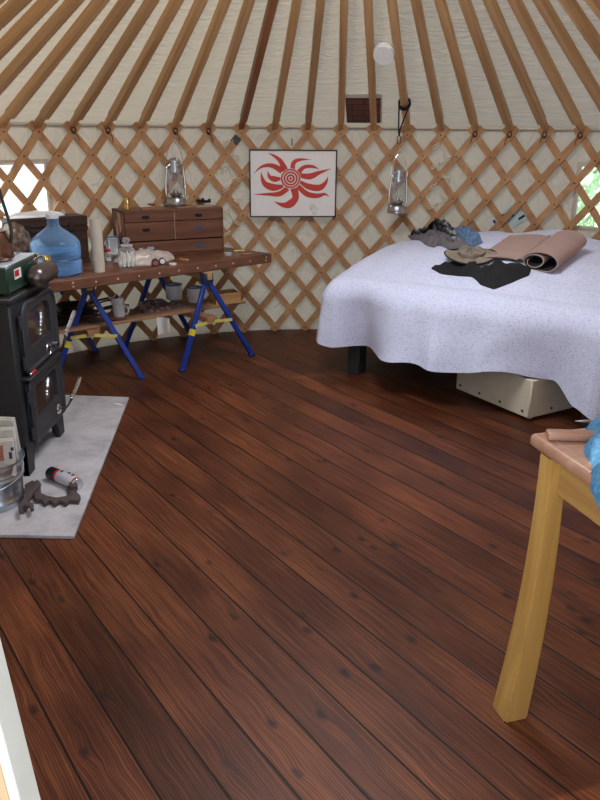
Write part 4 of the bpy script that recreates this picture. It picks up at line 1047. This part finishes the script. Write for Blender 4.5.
# ------------------------------------------------------------------ bed
BO = Vector((.20, 5.08)); BU = Vector((.80, -.60)); BV = Vector((.60, .80)); BL, BW = 1.90, 1.22
def bw(a, b_): q = BO + BU * a + BV * b_; return q
def lerp_tab(T, x):
    if x <= T[0][0]: return T[0][1]
    for (x0, y0), (x1, y1) in zip(T, T[1:]):
        if x <= x1:
            f = (x - x0) / (x1 - x0); f = f * f * (3 - 2 * f); return y0 + (y1 - y0) * f
    return T[-1][1]
BACKZ = [(0, .815), (.3, .855), (.7, .915), (1.1, .955), (1.5, .895), (1.9, .83)]
def btop(a, b_):
    f = min(1, max(0, b_ / .88)); s = 1 - (1 - f) ** 1.7
    z = .655 + (lerp_tab(BACKZ, a) - .655) * s                # pillows under the cover along the wall
    return z + .018 * noise.noise(Vector((a * 3.2, b_ * 3.2, 1.))) + .005 * noise.noise(Vector((a * 9, b_ * 9, 5.)))
def bed_ab(x, y): d = Vector((x, y)) - BO; return d.dot(BU), d.dot(BV)
def on_bed(x, y):
    z = .75
    for _ in range(40):
        q = at_z(x, y, z); a, b_ = bed_ab(q.x, q.y); z = .6 * z + .4 * btop(a, max(0, b_))
    return at_z(x, y, z)
bed = thing('bed', 'low bed with dark square legs under a white coverlet', 'bed', (BO.x, BO.y, 0), math.atan2(BU.y, BU.x))
DK = M('bed_black', (.018, .02, .022), .55)
for lx, ly in ((.165, .105), (BL - .10, .05), (.12, BW - .10), (BL - .12, BW - .12)):
    b = B(); b.box((lx, ly, .16), (.095, .095, .32), bev=.004); b.obj('leg', DK, bed)
b = B()
for c, d in (((BL / 2, .06, .35), (BL - .1, .04, .12)), ((BL / 2, BW - .08, .35), (BL - .1, .04, .12)), ((.08, BW / 2, .35), (.04, BW - .12, .12)), ((BL - .08, BW / 2, .35), (.04, BW - .12, .12)), ((BL / 2, BW / 2, .40), (BL - .1, BW - .1, .02))): b.box(c, d, bev=.003)
b.obj('frame', DK, bed)
b = B(); b.box((BL / 2, BW / 2, .515), (BL - .08, BW - .10, .20), bev=.05, seg=4); b.obj('mattress', M('ticking', (.6, .6, .62), .9), bed)
# coverlet
HEM = [(-.3, .215), (.1, .205), (.6, .22), (1.06, .225), (1.38, .275), (1.62, .245), (1.80, .13), (2.1, .06)]
RR = .15
def cover(i, j):
    # i, j in 0..1 ; cloth margins hang over on three sides
    mg = .5
    a = -mg + (BL + 2 * mg) * i; c = -mg + (BW + mg) * j
    aa = min(max(a, 0), BL); cc = min(max(c, 0), BW)
    ex, ey = a - aa, c - cc
    q = bw(aa, cc); am, cm = .08 + aa * (1 - .16 / BL), .08 + cc * (1 - .08 / BW); zt = btop(am, cm)
    e = max(abs(ex), abs(ey))
    if e > 1e-6:
        l = math.hypot(ex, ey); dx, dy = ex / l, ey / l
        out = BU * dx + BV * dy
        t = e / mg                                             # 0 at the mattress edge, 1 at the hem
        hem = lerp_tab(HEM, a if ey else aa) if ey else .21 + .01 * math.sin(9 * c)
        drop_total = zt - hem
        s = t * (drop_total + .07)
        if s < RR * PI / 2: o_ = RR * math.sin(s / RR); dz = RR * (1 - math.cos(s / RR))
        else: o_ = RR; dz = RR + (s - RR * PI / 2)
        w = aa - cc + (.35 * (dy * dy - dx * dx) if ex and ey else (.35 if ey else -.35))
        fold = (.105 * math.sin(6.3 * w + 1.6 * math.sin(2.3 * w)) + .028 * math.sin(15 * w + 2. + math.sin(5 * w)) + .012 * noise.noise(Vector((w * 9, t * 3, 0)))) * t ** 1.1 * (.35 if ex and not ey else (.5 if ex else 1))
        o_ += fold + .03 * t + .055 * math.exp(-((a - 1.47) / .22) ** 2) * t * (1 if ey else 0) - .08
        q = (bw(am, cm) if e > 1e-6 else q) + out * (o_ + .08) - out * 0
        z = zt - dz + .010 * math.sin(13 * w) * t
        z = max(z, hem - .01)
    else:
        ed = min(aa, BL - aa, cc, .25)
        q = q - (BU * 0)
        # round the shoulder a little before the edge
        z = zt
        q = bw(am, cm); z = zt
    # never through the round wall
    r = Vector((q.x - CX, q.y - CY)); lim = RW - .055
    if r.length > lim: r = r.normalized() * lim; q = Vector((CX, CY)) + r
    return Vector((q.x, q.y, z))
b = B(); b.grid(cover, 230, 150)
m, nt, p = nodes('coverlet_cotton'); tc = N(nt, 'ShaderNodeTexCoord')
mp = N(nt, 'ShaderNodeMapping'); mp.inputs['Rotation'].default_value = (0, 0, math.atan2(-BU.y, BU.x)); L(nt, tc.outputs['Object'], mp.inputs['Vector'])
vo = N(nt, 'ShaderNodeTexVoronoi', i_Scale=58., i_Randomness=.7); L(nt, mp.outputs[0], vo.inputs['Vector'])
r = ramp(nt, vo.outputs['Distance'], [(.0, (.44, .47, .68)), (.18, (.50, .53, .74)), (.30, (.71, .74, .94))]);  # blue of the skylight is mixed into the white cotton's colour
nz = N(nt, 'ShaderNodeTexNoise', i_Scale=55., i_Detail=4.); L(nt, tc.outputs['Object'], nz.inputs['Vector'])
mx = N(nt, 'ShaderNodeMix', data_type='RGBA', blend_type='MULTIPLY'); mx.inputs['Factor'].default_value = .35
L(nt, r.outputs['Color'], mx.inputs['A']); r2 = ramp(nt, nz.outputs['Fac'], [(.3, (.75, .75, .8)), (.6, (1, 1, 1))]); L(nt, r2.outputs['Color'], mx.inputs['B'])
L(nt, mx.outputs['Result'], p.inputs['Base Color']); p.inputs['Roughness'].default_value = .95
ad = N(nt, 'ShaderNodeMath', operation='ADD'); L(nt, vo.outputs['Distance'], ad.inputs[0]); L(nt, nz.outputs['Fac'], ad.inputs[1])
bb = N(nt, 'ShaderNodeBump', i_Strength=.22, i_Distance=.005); L(nt, ad.outputs[0], bb.inputs['Height']); L(nt, bb.outputs['Normal'], p.inputs['Normal'])
tag(b.obj('coverlet', m, smooth=180), 'white dotted cotton coverlet draped over the bed to near floor', 'bedspread')
# storage box under the bed
e0 = at_z(528, 419, .02); e1 = (at_z(455.5, 388.5, .02) - e0); e1.z = 0; BXL = e1.length; e1.normalize(); e2 = Vector((e1.y, -e1.x, 0))
BXH = .235; BX2 = .62
sbx = thing('storage_box', 'cream painted wooden box with dark screws pushed under the bed', 'box', (e0.x, e0.y, 0), math.atan2(e2.y, e2.x))
b = B(); b.box((BX2 / 2, BXL / 2, .02 + BXH / 2), (BX2, BXL, BXH), bev=.006); b.obj('box_body', M('cream_paint', (.66, .60, .47), .5, var=.04), sbx)
b = B()
for f in (.05, .36, .66, .96): b.lathe([(.0085, 0), (.0085, .003), (0, .004)], 10, (-.001, .02 + (BXL - .04) * f, .055), ry(-PI / 2))
for f in (.30, .75): b.lathe([(.0085, 0), (.0085, .003), (0, .004)], 10, (BX2 * f, -.001, .055), rx(PI / 2))
b.obj('screws', M('screw_dark', (.02, .02, .025), .4), sbx)
b = B()
for x, y in ((.06, .05), (BX2 - .06, .05), (.06, BXL - .06), (BX2 - .06, BXL - .06)): b.lathe([(.018, .0), (.02, .02)], 14, (x, y, .001))
b.obj('rubber_feet', WHITE, sbx)

# ------------------------------------------------------------------ things on the bed
bz = lambda x, y: (lambda ab: btop(ab[0], max(0, ab[1])))(bed_ab(x, y))
def bedpoly(pts):
    out = []
    for p in pts:
        q = on_bed(*p).xy - Vector((CX, CY))
        if q.length > RW - .13: q = q.normalized() * (RW - .13)      # keep clear of the lattice
        out.append(q + Vector((CX, CY)))
    return out
def mottled(name, c1, c2, c3, sc):
    m, nt, p = nodes(name); tc = N(nt, 'ShaderNodeTexCoord'); nz = N(nt, 'ShaderNodeTexNoise', i_Scale=sc, i_Detail=2.); L(nt, tc.outputs['Object'], nz.inputs['Vector'])
    r = ramp(nt, nz.outputs['Fac'], [(.40, c1), (.47, c2), (.56, c3)]); r.color_ramp.interpolation = 'CONSTANT'; L(nt, r.outputs['Color'], p.inputs['Base Color']); p.inputs['Roughness'].default_value = .95; return m
def garment(name, pts, h, amp, freq, mat, lab, cat, seed, edge=.004):
    b = B(); patch(b, bedpoly(pts), bz, h, amp, freq, 22, 140, seed, edge); return tag(b.obj(name, mat, smooth=70), lab, cat, 'clothes lying on the bed')
garment('grey_trousers', [(408, 236), (418, 235), (432, 236), (444, 238), (452, 241), (462, 246), (468, 249), (458, 252), (449, 250), (438, 246), (434, 248), (424, 244)], .03, .045, 12., M('trouser_grey', (.17, .15, .165), .95, var=.25, bump=.4), 'grey-brown trousers crumpled below the patterned shirt on bed', 'trousers', 11)
garment('patterned_shirt', [(411, 236), (418, 231), (432, 229), (446, 229), (454, 234), (461, 243), (453, 244), (443, 238), (430, 238), (418, 239)], .085, .045, 10., mottled('camo_print', (.012, .016, .03), (.10, .11, .14), (.28, .29, .30), 26.), 'dark blue patterned shirt bunched on top of the grey trousers', 'shirt', 12, .02)
garment('blue_jeans', [(452, 231), (460, 233), (469, 236), (478, 240), (483, 243), (475, 247), (466, 247), (459, 243)], .045, .045, 14., M('denim', (.12, .20, .33), .95, var=.35, scale=40, bump=.3), 'faded blue jeans folded behind the grey trousers on bed', 'jeans', 13)
# wide-brimmed hat
hc = on_bed(470, 261); ht = thing('sun_hat', 'khaki wide-brimmed hat with dark edging lying on the bed', 'hat', hc + Vector((0, 0, .028)), -.45)
ht.scale = (.80, .80, .80); ht.rotation_euler.x = math.radians(16)
KH = M('khaki', (.27, .22, .165), .95, var=.15, bump=.3)
tilt = Matrix.Rotation(math.radians(6), 4, 'X')
b = B(); b.grid(lambda u, v: Vector(((.09 + .095 * v) * 1.12 * math.cos(2 * PI * u), (.07 + .075 * v) * math.sin(2 * PI * u), .018 - .004 * v + .018 * v * math.sin(4 * PI * u + 1) + .006 * math.sin(14 * PI * u))), 60, 6, cu=True); b.obj('brim', KH, ht)
b = B(); b.grid(lambda u, v: Vector((.105 * math.cos(2 * PI * u) * (1 - v ** 5 * .99) * (1 + .12 * math.sin(6 * PI * u + 3 * v)), .08 * math.sin(2 * PI * u) * (1 - v ** 5 * .99), .016 + .048 * v ** .5 * (1 + .9 * noise.noise(Vector((math.cos(2 * PI * u) * 2, math.sin(2 * PI * u) * 2, v * 2)))))), 60, 14, cu=True); b.obj('crown', KH, ht)
b = B(); b.tube([(.185 * 1.12 * math.cos(2 * PI * u), .145 * math.sin(2 * PI * u), .014 + .014 * math.sin(4 * PI * u + 1)) for u in [i / 60 for i in range(60)]], .0065, 6, True); b.obj('edging', M('edging_dark', (.015, .015, .016), .9), ht)
garment('black_top', [(431, 269), (435, 265.5), (444, 266), (452, 262.5), (460, 259), (467, 265), (476, 271), (495, 270), (514, 265), (524, 266), (531, 270), (529, 276), (512, 283), (494, 290), (480, 285), (472, 277), (455, 276), (440, 274)], .02, .03, 11., M('jersey_black', (.010, .010, .012), .9, var=.2), 'crumpled black garment lying at the front of the bed', 'garment', 15)
# rolled foam mat
g0 = on_bed(484, 253); g1 = on_bed(503, 231); axd = (g1 - g0); axd.z = 0; MWd = .40; axd = Vector((.66, .75, 0)); axd.normalize(); sdir = Vector((axd.y, -axd.x, 0))
mb = on_bed(512, 265); rollp = on_bed(523, 266)
tail = max(.12, (rollp - g0).dot(sdir) - .02)
path = []
for i in range(10): path.append((-tail + tail * .86 * i / 9, .024))
cxm, czm = .105, .056
TH0 = PI * 1.06; TURN = 2 * PI * 2.1
for i in range(1, 90):
    f = i / 89; th = TH0 - TURN * f
    k = max(0, (f - .36) / .64); k = k ** .8
    rx_ = .108 * (1 - k) + .022 * k; rz_ = .056 * (1 - k) + .022 * k
    cx = cxm * (1 - k) + .050 * k; cz = czm * (1 - k) + .052 * k
    path.append((cx + rx_ * math.cos(th), max(.008, cz + rz_ * math.sin(th))))
pp = cat_rom([(x, z, 0) for x, z in path], 2)
rm = thing('rolled_mat', 'half-rolled pinkish foam mat with black underside on the bed', 'mat', rollp)
def mat_layer(o0, o1, mat, nm):
    b = B(); n = len(pp); ring = []
    for i, q in enumerate(pp):
        d = pp[min(i + 1, n - 1)] - pp[max(i - 1, 0)]; nx, nz_ = -d.y, d.x; l = math.hypot(nx, nz_) or 1; nx /= l; nz_ /= l
        row = []
        for w in (0., MWd):
            for o_ in (o0, o1):
                pos = sdir * (q.x + nx * o_) + axd * w + Vector((0, 0, q.y + nz_ * o_)); row.append(pos)
        wpos = rollp + row[0]
        if q.x < -.01:                                   # tail follows the bed
            for z_i in range(4):
                ww = rollp + row[z_i]; row[z_i].z += (bz(ww.x, ww.y) - rollp.z)
        else:
            for z_i in range(4):
                base = rollp + sdir * .1 + axd * (0. if z_i < 2 else MWd); row[z_i].z += bz(base.x, base.y) - rollp.z
        ring.append([b.bm.verts.new(v) for v in row])
    for a, c in zip(ring, ring[1:]):
        for x, y in ((0, 1), (1, 3), (3, 2), (2, 0)): b.bm.faces.new((a[x], a[y], c[y], c[x]))
    for e in (ring[0], ring[-1]): b.bm.faces.new((e[0], e[1], e[3], e[2]))
    return b.obj(nm, mat, rm)
mat_layer(0., .006, M('foam_pink', (.42, .285, .25), .9, var=.05), 'pink_layer')
mat_layer(-.006, .0, M('foam_black', (.012, .011, .012), .9), 'black_layer')

# ------------------------------------------------------------------ table at the right
ZTB = .86
k_ = (EYE - ZTB + .03) / (EYE - .72)
tc0 = Vector((.687 * k_, 2.1 * k_, 0)); te2 = Vector((.275, -.96, 0)).normalized(); te1 = Vector((.96, .275, 0)).normalized()
tbl = thing('side_table', 'light wooden table with square tapered leg at the right edge', 'table', tc0, math.atan2(te1.y, te1.x))
# local x = te1 (away to the right), local y = -te2 direction is +y ; the table runs along -y
TLx, TLy = .62, .60
b = B(); b.box((TLx / 2, -TLy / 2, ZTB - .018), (TLx, TLy, .036), bev=.013, seg=3); b.obj('table_top', W_TOP, tbl)
b = B()
for x0, y0, x1, y1 in ((.035, -.035, TLx - .035, -.035), (.035, -TLy + .035, TLx - .035, -TLy + .035), (.035, -.035, .035, -TLy + .035), (TLx - .035, -.035, TLx - .035, -TLy + .035)):
    b.tube([(x0, y0, ZTB - .0005), (x1, y1, ZTB - .0005)], .0022, 5)
b.obj('inlay_line', M('inlay', (.36, .27, .24), .5), tbl)
for (lx, ly, sx, sy) in ((.012, -.03, 1, -1), (TLx - .07, -.03, -1, -1), (.012, -TLy + .03, 1, 1), (TLx - .07, -TLy + .03, -1, 1)):
    fl = Vector((.598, 1.737, 0)) - tc0; fxl, fyl = fl.dot(te1), fl.dot(-te2)
    if (lx, ly) != (.012, -.03):
        fxl = lx - .02 * sx; fyl = ly - .06
    b = B(); n = 12; rings = []
    for i in range(n + 1):
        f = i / n; z = (ZTB - .036) * f
        w = .076 - .022 * min(1, f * 1.15); g = (1 - f)
        # ridge corner of the leg slides from the foot to under the rim
        if (lx, ly) == (.012, -.03): x0 = fxl * g + .002 * f + .024 * math.sin(PI * f); y0 = fyl * g + (-.105) * f
        else: x0 = fxl * g + lx * f; y0 = fyl * g + (ly - .06) * f
        bow = .010 * math.sin(PI * f); y0 += bow; 
        rings.append([b.bm.verts.new((x0 + dx * w, y0 + dy * w, z)) for dx, dy in ((0, 0), (1, 0), (1, 1), (0, 1))])
    for r0, r1 in zip(rings, rings[1:]):
        for j in range(4): b.bm.faces.new((r0[j], r0[(j + 1) % 4], r1[(j + 1) % 4], r1[j]))
    b.bm.faces.new(rings[0]); b.bm.faces.new(rings[-1])
    bmesh.ops.recalc_face_normals(b.bm, faces=b.bm.faces)
    bmesh.ops.bevel(b.bm, geom=[e for e in b.bm.edges if abs(e.verts[0].co.z - e.verts[1].co.z) > .03], offset=.006, segments=2, affect='EDGES')
    b.obj('leg', W_LEG, tbl, smooth=30)
W_AP = wood('apron_wood', (.36, .18, .05), (.55, .32, .11), .4, (18, 1.5, 18))
b = B(); za = ZTB - .036 - .05
b.box((.045, -TLy / 2, za), (.022, TLy - .18, .10), bev=.003); b.box((TLx - .045, -TLy / 2, za), (.022, TLy - .18, .10), bev=.003)
b.box((TLx / 2, -.06, za), (TLx - .16, .022, .10), bev=.003); b.box((TLx / 2, -TLy + .06, za), (TLx - .16, .022, .10), bev=.003)
b.obj('apron', W_AP, tbl)
def tb(x, y, z=0.): return at_z(x, y, ZTB + z)
# wooden bar, pen and blue cloth on the table
q0, q1 = tb(549, 438), tb(592, 440)
b = B(); d = (tb(592, 436.5) - tb(547, 435)); a = math.atan2(d.y, d.x)
b.box((.060, 0, .011), (.125, .042, .022), bev=.008, seg=2)
tag(b.obj('wooden_bar', W_TOP, loc=tb(547, 438.5), rotz=a), 'short reddish wooden bar lying on the side table beside blue cloth', 'wooden bar')
pn_ = thing('ballpoint_pen', 'slim silver pen lying across far edge of the side table', 'pen', tb(575, 421, .008) , 0)
d = tb(600, 421.6) - tb(575, 421); pn_.rotation_euler.z = math.atan2(d.y, d.x)
b = B(); b.lathe([(.0008, 0), (.0025, .012), (.0042, .02), (.0045, .045)], 12, mat=ry(PI / 2)); b.obj('tip', CHROME, pn_)
b = B(); b.lathe([(.0045, .045), (.0045, .14), (.003, .145)], 12, mat=ry(PI / 2)); b.obj('barrel', clear('pen_barrel', (.8, .85, .95), .45, (.5, .6, .8), .1), pn_)
# blue cloth, folded, hanging over the near rim
def clothf(u, v):
    # u: from the free left edge to the right ; v: along the table, far to near
    far = Vector((.158, -.02)); near = Vector((-.002, -.26))
    e = far.lerp(near, v) + Vector((.020, -.012)) * math.sin(v * 9) * .35
    p = e + Vector((.40, -.10)) * u
    th = .032 * min(1, u * 14) ** .5
    n_ = noise.noise(Vector((p.x * 12, p.y * 12, 3.)))
    z = ZTB + .004 + th + .012 * n_ * min(1, u * 10)
    return Vector((p.x, p.y, z))
b = B(); b.grid(clothf, 50, 40)
def hang(u, v):                                       # the near end slips over the rim
    p0 = clothf(u, 1.); f = v
    sd_ = Vector((-.10, -.13, 0)) * (1 - u) + Vector((-.02, -.15, 0)) * u
    q = p0 + sd_ * f
    over = max(0, -.004 - q.x)
    q.z = p0.z - .02 * f * f - over * .9 + .006 * math.sin(u * 22 + 3 * v)
    if q.x < .0: q.x = max(q.x, -.03 - .01 * math.sin(u * 20))
    return q
b.grid(hang, 50, 20)
b.grid(lambda u, v: clothf(0, v) + Vector((-.004 * math.sin(PI * u), 0, -(.004) * u)), 4, 40)
m = M('cloth_blue', (.07, .21, .36), .95, var=.3, scale=60, bump=.5, bscale=150)
o = b.obj('blue_cloth', m, smooth=70); o.location = tc0; o.rotation_euler.z = math.atan2(te1.y, te1.x)
tag(o, 'blue terry cloth folded over the edge of side table', 'cloth')

# ------------------------------------------------------------------ light
w = bpy.data.worlds.new('day_sky'); bpy.context.scene.world = w; w.use_nodes = True
bg = w.node_tree.nodes['Background']; bg.inputs['Color'].default_value = (.68, .80, 1., 1); bg.inputs['Strength'].default_value = 1.6
def lamp(name, typ, loc, energy, color, size=None, size_y=None, target=None, rot=None):
    d = bpy.data.lights.new(name, typ); d.energy = energy; d.color = color
    o = bpy.data.objects.new(name, d); C.objects.link(o); o.location = loc
    if typ == 'AREA':
        d.size = size
        if size_y: d.shape = 'RECTANGLE'; d.size_y = size_y
        else: d.shape = 'DISK'
    if target is not None: o.rotation_euler = (Vector(target) - Vector(loc)).to_track_quat('-Z', 'Y').to_euler()
    return o
lamp('crown_daylight', 'AREA', (CX, CY, roofz(RING) + .1), 50, (.90, .95, 1.), 1.1, target=(CX, CY, 0))
lamp('doorway_daylight', 'AREA', (-.02, .55, 1.0), 6, (.86, .92, 1.), 1.0, 1.7, target=(.3, 4.5, .6))
sun = lamp('sun', 'SUN', (-6, 8, 5), 4.5, (1., .95, .86)); sun.data.angle = math.radians(.6)
sun.rotation_euler = Vector((.97, .32, -.50)).to_track_quat('-Z', 'Y').to_euler()

# ------------------------------------------------------------------ camera
cam = bpy.data.cameras.new('camera'); co = bpy.data.objects.new('camera', cam); C.objects.link(co)
cam.sensor_fit = 'VERTICAL'; cam.sensor_height = 24.; cam.lens = FOC / 800 * 24.; cam.clip_start = .02; cam.clip_end = 200
co.matrix_world = Matrix.Translation((0, 0, EYE)) @ Matrix.Rotation(PI / 2 - PITCH, 4, 'X') @ Matrix.Rotation(-ROLL * -1, 4, 'Z')
bpy.context.scene.camera = co
vs = bpy.context.scene.view_settings
vs.view_transform = 'Standard'; vs.look = 'None'; vs.exposure = 0.; vs.gamma = 1.
